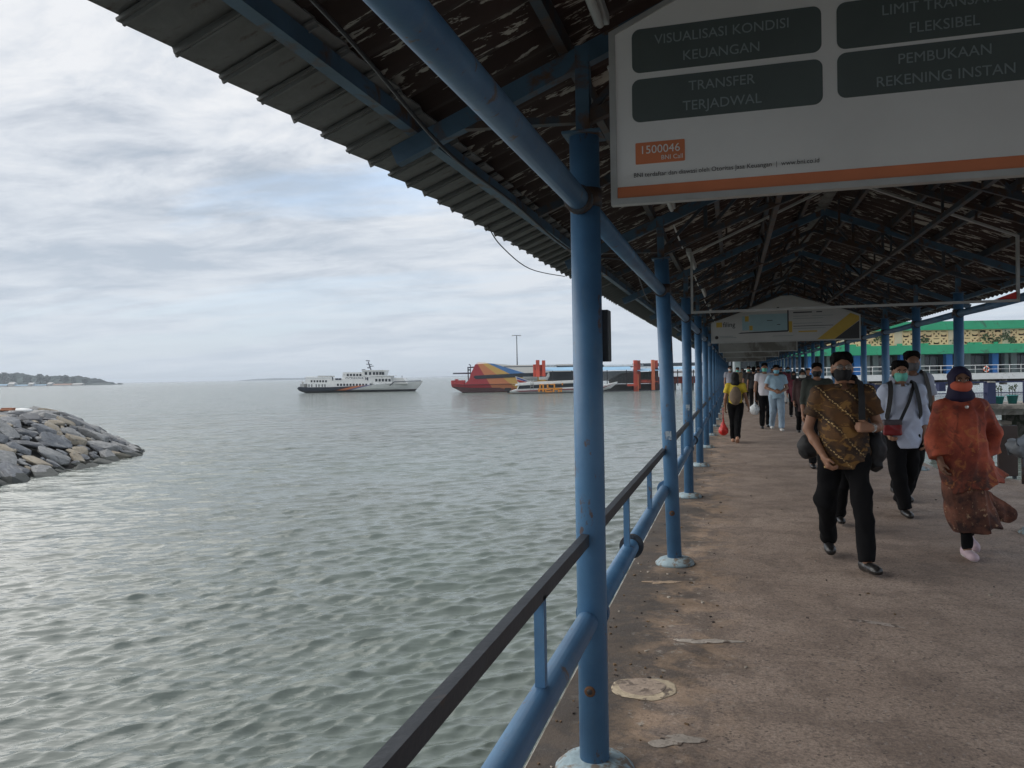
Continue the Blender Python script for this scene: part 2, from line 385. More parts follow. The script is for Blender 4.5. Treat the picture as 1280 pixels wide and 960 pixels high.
# pale plastic pipe along the deck's seaward face
tag(MB().tube([(DL-.022, -2, -.05), (DL-.022, 22, -.05)], .008, 8).build('service_pipe', M_CONC), 'thin pale pipe running along the seaward face of the concrete deck', 'pipe')

# ------------------------------------------------------------------ posts
LX, RX = -.56, 2.70
LY = [-3.45, -.2, 3.09, 6.62, 10.2, 13.6, 16.9, 20.15, 23.5, 26.8]
while LY[-1] < 88: LY.append(LY[-1]+3.3)
RY = [-2.6, 0.2, 2.95, 5.7, 8.45, 11.07, 13.46, 16.1, 18.6, 21.2, 24.0, 27.0, 30.0, 33.0, 36.0]
while RY[-1] < 88: RY.append(RY[-1]+3.0)
def SL(x): return 2.82 + .40*(x-LX) if x < 1.07 else 2.82 + .40*(2*1.07-x-LX)       # underside of the rafters
pw = MB(); pw.tube([(0, 0, .05), (0, 0, 2.48)], .058, 28)
shaft = pw.mesh('shaft', M_POST)
col_me = MB().lathe([(0, 0), (.158, 0), (.155, .018), (.125, .045), (.075, .056), (.0, .056)], 28).mesh('collar', M_COLLAR)
plate_me = MB().box((0, 0, 2.485), (.15, .15, .012), bev=.003).mesh('cap_plate', M_BLUE2)
stub_me = MB().box((0, 0, 2.66), (.055, .055, .34), bev=.004).mesh('stub', M_BLUE2)
band_me = MB().lathe([(.058, -.035), (.066, -.035), (.066, .035), (.058, .035)], 24, (0, 0, 2.24)).mesh('clamp_band', M_DARKST)
scar_me = MB().lathe([(.0, .006), (.012, .006), (.019, .004), (.022, 0)], 12).mesh('rust_scar', M_RUST)
hole_me = MB().lathe([(.0, .0075), (.010, .0075), (.0115, .006)], 12).mesh('bolt_hole', M_BLACK)
label_me = MB().box((0, 0, 0), (.045, .002, .07), bev=.0008).mesh('paper_label', mat('faded paper', (.40, .47, .52), .8, .2, 20, .1, 40, dirt=(.12, .2, .3), dirt_amt=.4, dirt_scale=20))
def post(x, y, k, left):
    if left:
        nth = ['nearest', 'second', 'third', 'fourth', 'fifth', 'sixth', 'seventh', 'eighth', 'ninth', 'tenth']
        lab = (f'{nth[k]} blue canopy post on the seaward side of the walkway' if 0 <= k < 10 else
               'far blue canopy post in the packed row along the seaward rail')
    else:
        nm = {5: 'blue canopy post on the landward side right above the woman in the red dress', 6: 'blue canopy post on the landward side above the mint masked man',
              7: 'front one of the doubled blue canopy posts on the landward side', 8: 'thinner blue canopy post just left of the doubled landward posts'}
        lab = nm.get(k, 'far blue canopy post in the landward row, before the green terminal')
    p = thing('canopy_post', lab, 'post', (x, y, 0), 0, 'blue posts on the seaward side' if left else 'blue posts on the landward side')
    s = link('shaft', shaft, None, p); link('collar', col_me, None, p); link('cap_plate', plate_me, None, p)
    link('stub', stub_me, None, p); link('clamp_band', band_me, None, p)
    if left and k == 0:
        p.location.x += .012
        rs_ = link('rust_scar', scar_me, None, p, (-.004, -.0575, .335), (R(90), 0, 0)); link('bolt_hole', hole_me, None, rs_)
        rs_ = link('rust_scar', scar_me, None, p, (.0, .0575, 1.1), (R(-90), 0, 0))
    if left and k == 1:
        link('paper_label', label_me, None, p, (.0, -.0595, 1.05)); p.rotation_euler = (0, R(-1.6), 0); p.location.x += .075
        rs_ = link('rust_scar', scar_me, None, p, (0.0, -.0575, .42), (R(90), 0, 0)); link('bolt_hole', hole_me, None, rs_)
    if left and k == 2: link('paper_label', label_me, None, p, (.005, -.0595, 1.12))
    return p
for i, y in enumerate(LY): post(LX, y, i-2, True)
for i, y in enumerate(RY): post(RX, y, i, False)
p = post(RX+.13, 16.75, 99, False); p['label'] = 'rear one of the doubled blue canopy posts on the landward side'
# ------------------------------------------------------------------ seaward railing, one bay between two posts each
def rail_bay(y0, y1, k):
    L = y1-y0
    o = thing('railing_bay', ['black topped blue railing in front of the nearest post', 'railing between the nearest and the second seaward post', 'railing between the second and the third seaward post'][k] if k < 3
              else 'far railing bay between the seaward posts', 'railing', (LX, y0, 0), 0, 'railing bays on the seaward side')
    a = MB(); a.box((0, L/2, .94), (.030, L-.05, .006)); a.box((-.012, L/2, .917), (.006, L-.05, .040)); a.box((.012, L/2, .917), (.006, L-.05, .040))
    a.build('top_rail', M_RAILDK, o)
    b = MB(); b.tube([(0, .03, .60), (0, L-.03, .60)], .043, 20); b.build('lower_pipe', M_POST, o)
    for fy in (.075, L*.38):
        f = MB()
        for dy in (0, .022):
            f.tube([(0, fy+dy-.008, .60), (0, fy+dy+.008, .60)], .066, 24)
        for q in range(6):
            aa = q*PI/3+.3; cx_, cz_ = .054*math.cos(aa), .60+.054*math.sin(aa)
            f.tube([(cx_, fy-.018, cz_), (cx_, fy+.040, cz_)], .006, 6)
        if k < 8 and (fy < 1 or k % 2 == 1): f.build('pipe_flange', M_POST if fy < 1 else M_DARKST, o)
    for q in ((.30, .755) if k == 0 else (.33, .67)):
        c = MB(); c.box((0, L*q, .7765), (.030, .034, .268)); c.build('baluster', M_POST, o)
    return o
rail_bay(-3.45, -.2, 5); 
rail_bay(-.2, 3.09, 0)
for i in range(2, len(LY)-1): rail_bay(LY[i], LY[i+1], i-1)

# ------------------------------------------------------------------ pipes under the eaves
def overhead(x, ys, name, label, z0=2.225, r=.042):
    o = thing(name, label, 'pipe', (x, ys[0], z0))
    me = {}
    for a, b in zip(ys[:-1], ys[1:]):
        L = round(b-a, 3)
        if L not in me: me[L] = MB().tube([(0, .045, 0), (0, L*.5, -.004), (0, L-.045, 0)], r, 18).mesh('pipe_length', M_POST)
        link('pipe_length', me[L], None, o, (0, a-ys[0], 0))
    sm = MB().lathe([(r, -.03), (r+.012, -.03), (r+.012, .03), (r, .03)], 18).mesh('sleeve', M_DARKST)
    for a in ys[:14]: link('pipe_sleeve', sm, None, o, (0, a-ys[0]+.07, 0), (R(90), 0, 0)); link('pipe_sleeve', sm, None, o, (0, a-ys[0]-.07, 0), (R(90), 0, 0))
overhead(LX, LY, 'overhead_pipe', 'long blue pipe running post to post under the seaward eave')
overhead(RX, RY, 'overhead_pipe', 'long blue pipe running post to post on the landward side')

# ------------------------------------------------------------------ canopy roof
RIDGE = 1.07
roof = thing('canopy_roof', 'long gabled corrugated roof with flaking dark underside over the walkway', 'roof', (0, 0, 0))
M_RF = m_roof('flaking roof underside', (.024, .012, .010), (.50, .47, .42), .56)
M_RF2 = m_roof('flaking roof underside landward', (.024, .012, .010), (.50, .47, .42), .545)
M_EAVE = mat('grey eave tile', (.17, .175, .17), .85, .25, 5, .3, 30, dirt=(.10, .08, .07), dirt_amt=.2, dirt_scale=6)
slope = math.atan(.40)
PITCHW = .2
def sheet(L, w, m):
    seg = 7; n = int(round(w/PITCHW))*seg+1; top = []; vs = []
    for x in (0, L*.33, L*.66, L):
        for k in range(n+3):
            y = k*PITCHW/seg; vs.append((x, y, .021*math.cos(2*PI*y/PITCHW)+(.008 if k >= n else 0)))
    nn = n+3; base = len(vs); vs += [(x, y, z+.007) for x, y, z in vs]
    fs = []
    for r_ in range(3):
        for k in range(nn-1):
            a = r_*nn+k; fs.append((a, a+1, a+nn+1, a+nn)); fs.append((base+a, base+a+nn, base+a+nn+1, base+a+1))
    for k in range(nn-1):
        fs.append((k, base+k, base+k+1, k+1)); a = 3*nn+k; fs.append((a, a+1, base+a+1, base+a))
    return MB().add(vs, fs, 0, True).mesh('sheet', m)
XE = -1.30
Ls = (RIDGE-XE)/math.cos(slope)+.03
shL = sheet(Ls, 1.0, M_RF); LR = (RIDGE+.02-(-1.46))/math.cos(slope); shR = sheet(LR, 1.0, M_RF2)
for i, y in enumerate(np.arange(-6, 91, 1.0)):
    link('roof_sheet', shL, None, roof, (XE, float(y), SL(XE)+.105), (0, -slope, 0))
    o = link('roof_sheet', shR, None, roof, (3.60, float(y)+1.0, SL(3.60)+.108), (0, -slope, PI))
# eave tiles, stepped lap by lap
TW = .213
tm = MB(); tm.add([(0, 0, 0), (.36, 0, 0), (.36, TW+.020, .020), (0, TW+.020, .025), (0, 0, .010), (.36, 0, .010), (.36, TW+.020, .030), (0, TW+.020, .036),
                   ], [(0, 1, 2, 3), (4, 7, 6, 5), (0, 4, 5, 1), (1, 5, 6, 2), (2, 6, 7, 3), (3, 7, 4, 0)])
tm.box((.18, TW+.016, .010), (.36, .008, .036))
tile_me = tm.mesh('eave_tile', M_EAVE)
rr = random.Random(5); rest = MB(); k = 0; y = -4.0
while y < 90:
    loc = (-1.535+rr.uniform(-.005, .005), y, SL(-1.535)+.070+rr.uniform(-.003, .003))
    if k < 300:
        link('eave_tile', tile_me, None, roof, loc, (rr.uniform(-.006, .006), -slope, rr.uniform(-.012, .012)))
    else:
        rest.box((loc[0]+.17, y+TW/2, loc[2]+.085), (.36, TW*.98, .02), Matrix.Rotation(-slope, 3, 'Y'))
    k += 1; y += TW
tag(rest.build('eave_tiles_far', M_EAVE, roof), kind='stuff')
# ridge cap, purlins
mb = MB(); mb.tube([(RIDGE, -6, SL(RIDGE)+.15), (RIDGE, 91, SL(RIDGE)+.15)], .11, 10); mb.build('ridge_cap', M_EAVE, roof)
for x in (-1.255, 3.36): MB().box((x, 42, SL(x)+.045), (.05, 96, .06)).build('eave_purlin', M_BLUE2, roof)
for x in (-.62, -.12, .35, .80, 1.34, 1.79, 2.26, 2.76): MB().box((x, 42, SL(x)+.045), (.04, 96, .07)).build('purlin', M_DARKST, roof)
# trusses: rafter pair, lower chord and web members
def truss_parts():
    ra = MB(); 
    ra.bar((-1.34, 0, SL(-1.34)-.035), (RIDGE, 0, SL(RIDGE)-.035), .05, .075); ra.bar((3.48, 0, SL(3.48)-.035), (RIDGE, 0, SL(RIDGE)-.035), .05, .075)
    lo = MB(); zl = lambda x: SL(x)-.33
    lo.bar((LX, 0, 2.54), (RIDGE, 0, zl(RIDGE)), .04, .045); lo.bar((RX, 0, 2.54), (RIDGE, 0, zl(RIDGE)), .04, .045)
    lo.bar((-1.16, 0, 2.575), (LX, 0, 2.55), .04, .028); lo.bar((3.30, 0, 2.575), (RX, 0, 2.55), .04, .028)
    webs = []
    xs = [-.56, -.2, .12, .44, .76, 1.07]
    for s in (1, -1):
        f = lambda x: x if s == 1 else 2*RIDGE-x
        zl2 = lambda x: 2.54+(zl(RIDGE)-2.54)*(x-LX)/(RIDGE-LX)
        for a, b in zip(xs[:-1], xs[1:]):
            webs.append(MB().bar((f(b), 0, zl2(b)), (f(b), 0, SL(b)-.06), .03, .03).mesh('web', M_DARKST))
            webs.append(MB().bar((f(a), 0, zl2(a)), (f(b), 0, SL(b)-.06), .025, .025).mesh('web', M_DARKST))
    return ra.mesh('rafters', M_BLUE2), lo.mesh('chord', M_DARKST), webs
ram, lom, webs = truss_parts()
for i, y in enumerate(LY):
    t = link('truss', ram, None, roof, (0, y, 0)); link('lower_chord', lom, None, t)
    if 1 <= i <= 14:
        for wm in webs: link('web_bar', wm, None, t)
for y in np.arange(1.5, 30, 3.35):      # lighter intermediate lattice frames
    t = link('light_truss', MB().bar((-1.16, 0, SL(-1.16)-.02), (RIDGE, 0, SL(RIDGE)-.02), .035, .05).bar((3.3, 0, SL(3.3)-.02), (RIDGE, 0, SL(RIDGE)-.02), .035, .05).mesh('light', M_DARKST), None, roof, (0, float(y), 0)) if y < 40 else None
# longitudinal lattice girder bars high under the ridge
for x, zo in ((.35, .30), (1.79, .30)):
    g = MB(); g.box((x, 22, SL(x)-zo), (.04, 52, .04)); go = g.build('tie_girder', M_DARKST, roof)
    for j, (a, b) in enumerate(zip(LY[1:11], LY[2:12])):
        for q in range(3):
            y0 = a+(b-a)*q/3; y1 = a+(b-a)*(q+1)/3
            MB().bar((x, y0, SL(x)-zo), (x, y1, SL(x)-.0), .022, .022).build('lattice_bar', M_DARKST, go)
            MB().bar((x, y1, SL(x)-zo), (x, y1, SL(x)-.0), .022, .022).build('lattice_bar', M_DARKST, go)

# electric conduit and fluorescent battens along the seaward side of the roof
cd = thing('ceiling_conduit', 'thin white conduit with unlit tube fittings fixed under the roof', 'conduit', (-.455, 0, 2.76))
for a in LY[1:9]:
    MB().tube([(0, a+.05, 0), (.0, a+1.25, -.01)], .007, 8).build('conduit_length', M_CONDUIT, cd)
    MB().tube([(.03, a+1.75, 0), (.03, a+2.95, 0)], .014, 10).build('lamp_tube', M_CONDUIT, cd)
    MB().box((.03, a+2.35, .035), (.05, 1.3, .04), bev=.004).build('lamp_batten', M_FRAME, cd)
# loose cables
def cable(pts, r, label, n=24):
    P = [Vector(p) for p in pts]; out = []
    for i in range(len(P)-1):
        for k in range(6):
            t = k/6; p0 = P[max(i-1, 0)]; p1 = P[i]; p2 = P[i+1]; p3 = P[min(i+2, len(P)-1)]
            out.append(.5*((2*p1)+(-p0+p2)*t+(2*p0-5*p1+4*p2-p3)*t*t+(-p0+3*p1-3*p2+p3)*t**3))
    out.append(P[-1]); tag(MB().tube(out, r, 6).build('cable', M_BLACK), label, 'cable')
cable([(-.95, .2, 2.50), (-.95, 1.7, 2.46), (-.95, 2.6, 2.345), (-.95, 3.5, 2.34), (-.94, 5, 2.32), (-.80, 6.6, 2.45), (-.9, 9, 2.36), (-.8, 10.2, 2.46)], .006, 'black cable sagging below the roof inside the eave purlin')
cable([(-1.5, 4.9, 2.52), (-1.56, 5.4, 2.47), (-1.58, 6.3, 2.42), (-1.52, 7.4, 2.48)], .004, 'short loose wire hanging outside the eave tiles')

# dark junction box on the back of the nearest post
jb = thing('junction_box', 'dark metal box fixed high on the nearest seaward post', 'box', (LX+.055, 3.185, 1.71))
MB().box((0, 0, 0), (.062, .075, .205), bev=.004).build('housing', mat('dark box', (.035, .04, .05), .5, .2, 8, .1, 30), jb)
MB().box((-.026, -.040, .0), (.006, .004, .2)).build('cover_edge', M_FRAME, jb)

# ------------------------------------------------------------------ hanging signs
SXL, SXR, SZ0, SZ1, SZA = -.41, 2.55, 2.156, 2.765, 3.42
def sign_poly(i=0.0, z0=SZ0, xr=SXR):
    return [(SXL+i, z0+i), (xr-i, z0+i), (xr-i, SZ1-i*.4), (RIDGE+.03, SZA-i*1.1-.02), (RIDGE-.03, SZA-i*1.1-.02), (SXL+i, SZ1-i*.4)]
def hanging_sign(y, name, label, face, empty=False, ztop=None, poly=None):
    o = thing(name, label, 'sign', (0, y, 0))
    P = sign_poly(); Q = sign_poly(.022)
    if poly:
        P = poly; cx_ = sum(a for a, b in P)/len(P); cz_ = sum(b for a, b in P)/len(P)
        Q = [(cx_+(a-cx_)*(1-.024/abs(a-cx_)) if abs(a-cx_) > .3 else a, b-.024 if b > cz_ else b+.024) for a, b in P]
    if ztop: P = [(a, min(b, ztop)) for a, b in P]; Q = [(a, min(b, ztop-.022)) for a, b in Q]
    fr = MB(); n = len(P)
    for (y0, y1) in ((-.02, .02),):
        vs = [(a, yy, b) for yy in (y0, y1) for a, b in P]+[(a, yy, b) for yy in (y0, y1) for a, b in Q]
        fs = []
        for i in range(n):
            j = (i+1) % n
            fs += [(i, j, 2*n+j, 2*n+i), (n+i, 3*n+i, 3*n+j, n+j), (i, n+i, n+j, j), (2*n+i, 2*n+j, 3*n+j, 3*n+i)]
        fr.add(vs, fs)
    fr.build('sign_frame', M_FRAME, o)
    if not empty:
        MB().prism(Q, 'y', -.012, .012).build('panel', face, o)
    for x in (-.05, RIDGE-.06, 1.7 if poly else 2.2):
        MB().bar((x, 0, (min(SL(x)-.1, 2.95) if x < 2.2 or not poly else 2.55) if not ztop else ztop-.02), (x, 0, SL(x)+.02), .02, .02).build('hanger', M_DARKST, o)
    return o
M_PANEL = mat('white vinyl panel', (.70, .71, .70), .5, .06, 2, .03, 10)
M_ORG = mat('orange print', (.60, .19, .08), .5, .08, 5, .02, 20)
M_TEAL = mat('slate print', (.085, .108, .105), .5, .06, 5, .02, 20)
M_TXT = mat('pale print', (.24, .29, .30), .55, .05, 5, 0, 20)
M_INK = mat('ink print', (.05, .05, .055), .6, .05, 5, 0, 20)
s1 = hanging_sign(2.856, 'bank_sign', 'big white hanging bank sign with slate text boxes and orange bottom stripe', M_PANEL)
def flat(x0, x1, z0, z1, name, m, parent, y, r=0.0, skew=0):
    n = 6; pts = []
    if r:
        for (cx_, cz_, a0) in ((x1-r, z0+r, -90), (x1-r, z1-r, 0), (x0+r, z1-r, 90), (x0+r, z0+r, 180)):
            for k in range(n+1): a = R(a0+90*k/n); pts.append((cx_+r*math.cos(a), cz_+r*math.sin(a)))
    else: pts = [(x0, z0), (x1, z0), (x1, z1), (x0, z1)]
    return MB().prism(pts, 'y', y, y+.0008).build(name, m, parent)
FY = -.0128
flat(SXL+.023, SXR-.023, SZ0+.023, SZ0+.062, 'orange_stripe', M_ORG, s1, FY-.001)
def words(parent, txt, x, z, size, m, y=FY-.003, align='CENTER', name='lettering', sx=1.0):
    me = text_mesh(txt, size, m, .0004, align); o = link(name, me, None, parent, (x, y, z), (R(90), 0, 0)); o.scale = (sx, 1, 1); return o
for (x0, x1, z0, z1, l1, l2) in ((-.329, .296, 2.612, 2.765, 'VISUALISASI KONDISI', 'KEUANGAN'), (-.331, .298, 2.440, 2.590, 'TRANSFER', 'TERJADWAL'),
                                 (.343, 1.00, 2.612, 2.765, 'LIMIT TRANSAKSI', 'FLEKSIBEL'), (.343, 1.00, 2.452, 2.600, 'PEMBUKAAN', 'REKENING INSTAN'),
                                 (1.05, 1.70, 2.612, 2.765, '', ''), (1.05, 1.70, 2.452, 2.600, '', '')):
    b = flat(x0, x1, z0, z1, 'text_box', M_TEAL, s1, FY-.001, .028)
    if l1:
        words(b, l1, (x0+x1)/2-.01, (z0+z1)/2+.017, .047, M_TXT); words(b, l2, (x0+x1)/2-.01, (z0+z1)/2-.050, .047, M_TXT)
bd = flat(-.322, -.152, 2.293, 2.368, 'phone_badge', M_ORG, s1, FY-.001, .004)
words(bd, '1500046', -.237, 2.328, .040, mat('white print', (.75, .75, .72), .5, .05, 5, 0, 20)); words(bd, 'BNI Call', -.158, 2.303, .022, _m['white print'], align='RIGHT')
words(s1, 'BNI terdaftar dan diawasi oleh Otoritas Jasa Keuangan  |  www.bni.co.id', -.330, 2.248, .0215, M_INK, align='LEFT', sx=.98)

f2 = hanging_sign(8.374, 'empty_sign_frame', 'empty thin metal sign frame hanging above the crowd', M_PANEL, empty=True)
MB().add([(2.34, -.004, 2.181), (2.525, -.004, 2.181), (2.525, -.004, 2.25), (2.34, .004, 2.181), (2.525, .004, 2.181), (2.525, .004, 2.25)],
         [(0, 1, 2), (3, 5, 4), (0, 3, 4, 1), (1, 4, 5, 2), (2, 5, 3, 0)]).build('torn_banner_corner', mat('red vinyl', (.75, .06, .05), .5, .1, 5, .1, 20), f2)

P2 = [(SXL, 2.10), (2.26, 2.10), (2.26, 2.56), (2.10, 2.63), (1.07, 2.965), (.88, 2.965), (SXL, 2.477)]
s2 = hanging_sign(15.9, 'tax_filing_sign', 'white hanging sign reading filing with a laptop picture and yellow band', mat('second white panel', (.46, .46, .45), .5, .06, 2, .03, 10), poly=P2)
M_YEL = mat('yellow print', (.50, .34, .06), .5, .06, 5, 0, 20); M_LBL = mat('light blue print', (.28, .42, .46), .5, .06, 5, 0, 20)
words(s2, 'filing', -.185, 2.408, .135, M_INK, name='lettering', align='LEFT').scale = (.92, 1, 1)
flat(-.31, -.20, 2.405, 2.50, 'letter_block', M_YEL, s2, FY-.001)
MB().lathe([(0, .001), (.033, .001), (.033, 0)], 16).build('emblem', M_INK, s2, (-.305, FY-.001, 2.21), (R(90), 0, 0))
for z, x1 in ((2.225, .00), (2.200, .06)): flat(-.255, x1, z, z+.010, 'small_print', M_TXT, s2, FY-.001)
flat(.297, .985, 2.31, 2.63, 'laptop_screen', M_LBL, s2, FY-.001)
flat(.985, 1.01, 2.30, 2.70, 'laptop_edge', M_INK, s2, FY-.002)
MB().prism([(.087, 2.272), (.99, 2.285), (1.01, 2.315), (.14, 2.292)], 'y', FY-.003, FY-.0015).build('laptop_base', M_INK, s2)
flat(.62, .72, 2.50, 2.512, 'small_print', M_INK, s2, FY-.003); flat(.80, .86, 2.42, 2.432, 'small_print', M_INK, s2, FY-.003)
flat(.17, .29, 2.33, 2.60, 'photo_strip', M_LBL, s2, FY-.001); flat(.30, .36, 2.33, 2.42, 'photo_strip', M_YEL, s2, FY-.002); flat(.22, .29, 2.50, 2.60, 'photo_strip', M_YEL, s2, FY-.0022); flat(1.01, 1.07, 2.27, 2.48, 'photo_strip', M_YEL, s2, FY-.001)
MB().lathe([(0, .001), (.026, .001), (.026, 0)], 16).build('emblem', M_INK, s2, (.82, FY-.001, 2.73), (R(90), 0, 0))
for j, (z, x0, x1, h) in enumerate(((2.628, 1.09, 1.42, .024), (2.630, 1.50, 1.60, .020), (2.565, 1.09, 1.36, .010), (2.565, 1.42, 1.79, .010), (2.52, 1.09, 1.62, .010), (2.43, 1.09, 1.60, .010), (2.378, 1.09, 1.79, .011), (2.335, 1.09, 1.66, .010), (2.268, 1.18, 1.51, .026), (2.206, .72, 1.09, .009))):
    flat(x0, x1, z, z+h, 'small_print', M_INK if j in (0, 1, 6) else M_YEL if j == 8 else M_TXT, s2, FY-.001)
MB().prism([(1.50, 2.124), (1.81, 2.124), (2.235, 2.46), (2.235, 2.55), (2.10, 2.61)], 'y', FY-.002, FY-.0008).build('yellow_band', M_YEL, s2)
MB().prism([(1.81, 2.125), (2.236, 2.125), (2.236, 2.45)], 'y', FY-.0035, FY-.002).build('black_corner', M_INK, s2)
for y, lab in ((24.0, 'plain grey hanging panel behind the filing sign'), (33.5, 'dim grey hanging panel far down the walkway, lowest edge in view'), (47, 'farthest hanging panel under the walkway roof')):
    hanging_sign(y, 'hanging_panel', lab, poly=[(SXL, 2.10), (1.75, 2.10), (1.75, 2.60), (1.07, 2.90), (.88, 2.90), (SXL, 2.48)], face= mat('grey backing panel', (.30, .30, .28), .7, .12, 2, .05, 10, dirt=(.16, .15, .13), dirt_amt=.3, dirt_scale=1.2))

# ================================================================== far land, rocks, boats, jetty, terminal
class Loc:
    """a thing surveyed from the photograph: photo position -> metres in the thing's own frame"""
    def __init__(s, px0, py0, D=None, Z=ZW):
        if D is None: p = at(px0, py0, Z=Z); D = (p-CAM).dot(cf)
        else: p = at(px0, py0, D=D); p.z = Z if Z is not None else p.z
        s.p = p; s.s = D/1000; s.px0 = px0; s.py0 = py0
        if Z is not None: q = at(px0, py0, D=D); s.dz = (q.z-Z)
        else: s.dz = 0
    def x(s, px): return (px-s.px0)*s.s
    def z(s, py, px=None): return (s.py0-py-.018*((px if px is not None else s.px0)-s.px0))*s.s + s.dz
    def P(s, px, py, d=0): return Vector((s.x(px), d, s.z(py, px)))
    def thing(s, name, label, cat, group=None): return thing(name, label, cat, s.p, YAW, group)
    def box(s, mb, x0, x1, y0, y1, d0, d1, mi=0, flat_=True):
        """y0 top, y1 bottom in photo pixels, measured at the middle of the box"""
        xm = (x0+x1)/2; zt = s.z(y0, xm); zb = s.z(y1, xm)
        mb.box(((s.x(x0)+s.x(x1))/2, (d0+d1)/2, (zt+zb)/2), (abs(s.x(x1)-s.x(x0)), abs(d1-d0), abs(zt-zb)), None, mi); return mb

# ---- rocks
def rock_mesh(seed, m):
    r = random.Random(seed); bm = bmesh.new()
    for i in range(22):
        v = Vector((r.gauss(0, 1), r.gauss(0, 1), r.gauss(0, 1))).normalized()
        v = Vector((max(-.8, min(.8, v.x*1.1)), max(-.75, min(.75, v.y)), max(-.55, min(.55, v.z*.8))))*r.uniform(.9, 1.08)
        bm.verts.new((v.x*.55, v.y*.45, v.z*.42))
    bmesh.ops.convex_hull(bm, input=bm.verts[:])
    for v in [v for v in bm.verts if not v.link_faces]: bm.verts.remove(v)
    bmesh.ops.bevel(bm, geom=bm.edges[:], offset=.018, segments=1, affect='EDGES', profile=.6)
    me = bpy.data.meshes.new('rock'); bm.to_mesh(me); bm.free(); me.materials.append(m); return me
def m_rock(name, a, b2):
    m, t, b, v = newmat(name); s = sepx(t, v)
    c = mixc(t, ramp(t, noi(t, v, 3.2, 7, .65), [(.35, 0.), (.65, 1.)]), a, b2)
    c = mixc(t, ramp(t, noi(t, mapv(t, v, (1, 1, 4)), 3, 8, .7), [(.54, 0.), (.62, .6)]), c, (.36, .35, .33))
    c = mixc(t, ramp(t, noi(t, v, 7, 8, .75), [(.52, 0.), (.60, .6)]), c, (.05, .05, .05))
    gp = t.nodes.new('ShaderNodeNewGeometry'); gz = sepx(t, gp.outputs['Position'])[2]
    wet = mth(t, 'LESS_THAN', mth(t, 'ADD', gz, mth(t, 'MULTIPLY', noi(t, gp.outputs['Position'], 1.8, 4), .35)), -1.78)
    c = mixc(t, mth(t, 'MULTIPLY', wet, .8), c, (.030, .034, .026))
    t.links.new(c, b.inputs['Base Color']); b.inputs['Roughness'].default_value = .8
    bumpto(t, b, noi(t, v, 9, 8, .7), .8, .05); return m
RM = [m_rock('dark grey rock', (.065, .07, .08), (.15, .155, .165)), m_rock('mid grey rock', (.17, .172, .172), (.32, .32, .315)),
      m_rock('slate rock', (.11, .12, .135), (.22, .228, .24)), m_rock('tan rock', (.24, .20, .15), (.38, .33, .25)), m_rock('rusty rock', (.22, .13, .075), (.34, .22, .14))]
rms = [[rock_mesh(11*i+j, RM[i]) for j in range(6 if i < 3 else 3)] for i in range(5)]
shore = [(-20, 14), (-24.8, 21), (-26.6, 25.6), (-27.6, 29.4), (-29.0, 34.3), (-31.5, 37.5), (-36, 41), (-44, 47), (-70, 62), (-90, 30), (-60, 0)]
def sdist(x, y):
    best = 1e9; ins = False; n = len(shore)
    for i in range(n):
        x0, y0 = shore[i]; x1, y1 = shore[(i+1) % n]; dx, dy = x1-x0, y1-y0
        t = max(0, min(1, ((x-x0)*dx+(y-y0)*dy)/(dx*dx+dy*dy))); best = min(best, math.hypot(x-x0-t*dx, y-y0-t*dy))
        if (y0 > y) != (y1 > y) and x < (x1-x0)*(y-y0)/(y1-y0)+x0: ins = not ins
    return best if ins else -best
def mh(x, y):
    d = sdist(x, y); return ZW-.25+min(max(d*.56, -1.5), 2.28+.25*noise.noise(Vector((x*.3, y*.3, 0))))
bw = thing('rock_breakwater', 'sloping breakwater of loose grey and tan boulders at the left edge', 'breakwater', (0, 0, 0))
mb = MB(); gx = np.arange(-75, -17, 1.3); gy = np.arange(0, 64, 1.3)
vs = [(x, y, mh(x, y)-.22) for x in gx for y in gy]; ny = len(gy)
mb.add(vs, [(i*ny+j, (i+1)*ny+j, (i+1)*ny+j+1, i*ny+j+1) for i in range(len(gx)-1) for j in range(ny-1)], 0, True)
mb.build('rubble_core', mat('rubble core', (.05, .048, .045), .95, .4, 1.5, .8, 8), bw)
rr = random.Random(21); pts = []; tries = 0; extra = MB(); nr = 0
def nrm(x, y):
    e = .5; return Vector((-(mh(x+e, y)-mh(x-e, y))/(2*e), -(mh(x, y+e)-mh(x, y-e))/(2*e), 1)).normalized()
while tries < 26000:
    tries += 1; x = rr.uniform(-43, -23.5); y = rr.uniform(19, 47); d = sdist(x, y)
    if d < -.3 or d > 13: continue
    big = tries < 5000; s = rr.uniform(.95, 1.75) if big else rr.uniform(.5, .9) if tries < 16000 else rr.uniform(.25, .5)
    if any((x-a)**2+(y-b)**2 < (.33*(s+q))**2 for a, b, q in pts): continue
    pts.append((x, y, s))
big_ = 0
pts.sort(key=lambda p: -p[2]*(1 if sdist(p[0], p[1]) < 9 else .3))
for i, (x, y, s) in enumerate(pts):
    kind = rr.choices([0, 1, 2, 3, 4], [3, 6, 3, 1.6, .0 if big_ > 900 or s > .8 else .5])[0]; me = rr.choice(rms[kind])
    n_ = nrm(x, y); q = n_.to_track_quat('Z', 'Y') @ Matrix.Rotation(rr.uniform(0, 6.28), 3, 'Z').to_quaternion()
    e = q.to_euler(); e = (e.x+rr.uniform(-.2, .2), e.y+rr.uniform(-.2, .2), e.z)
    sc3 = (s*rr.uniform(.9, 1.25), s*rr.uniform(.8, 1.05), s*rr.uniform(.42, .68))
    if i < 300:
        o = link('rock', me, None, bw, (x, y, mh(x, y)+.02*s), e); o.scale = sc3
    else:
        Mx = Matrix.LocRotScale(Vector((x, y, mh(x, y)+.02*s)), __import__('mathutils').Euler(e), Vector(sc3))
        extra.add([Mx @ v.co for v in me.vertices], [list(p.vertices) for p in me.polygons], min(kind, 3))
tag(extra.build('small_rocks', RM[:4], bw), kind='stuff')
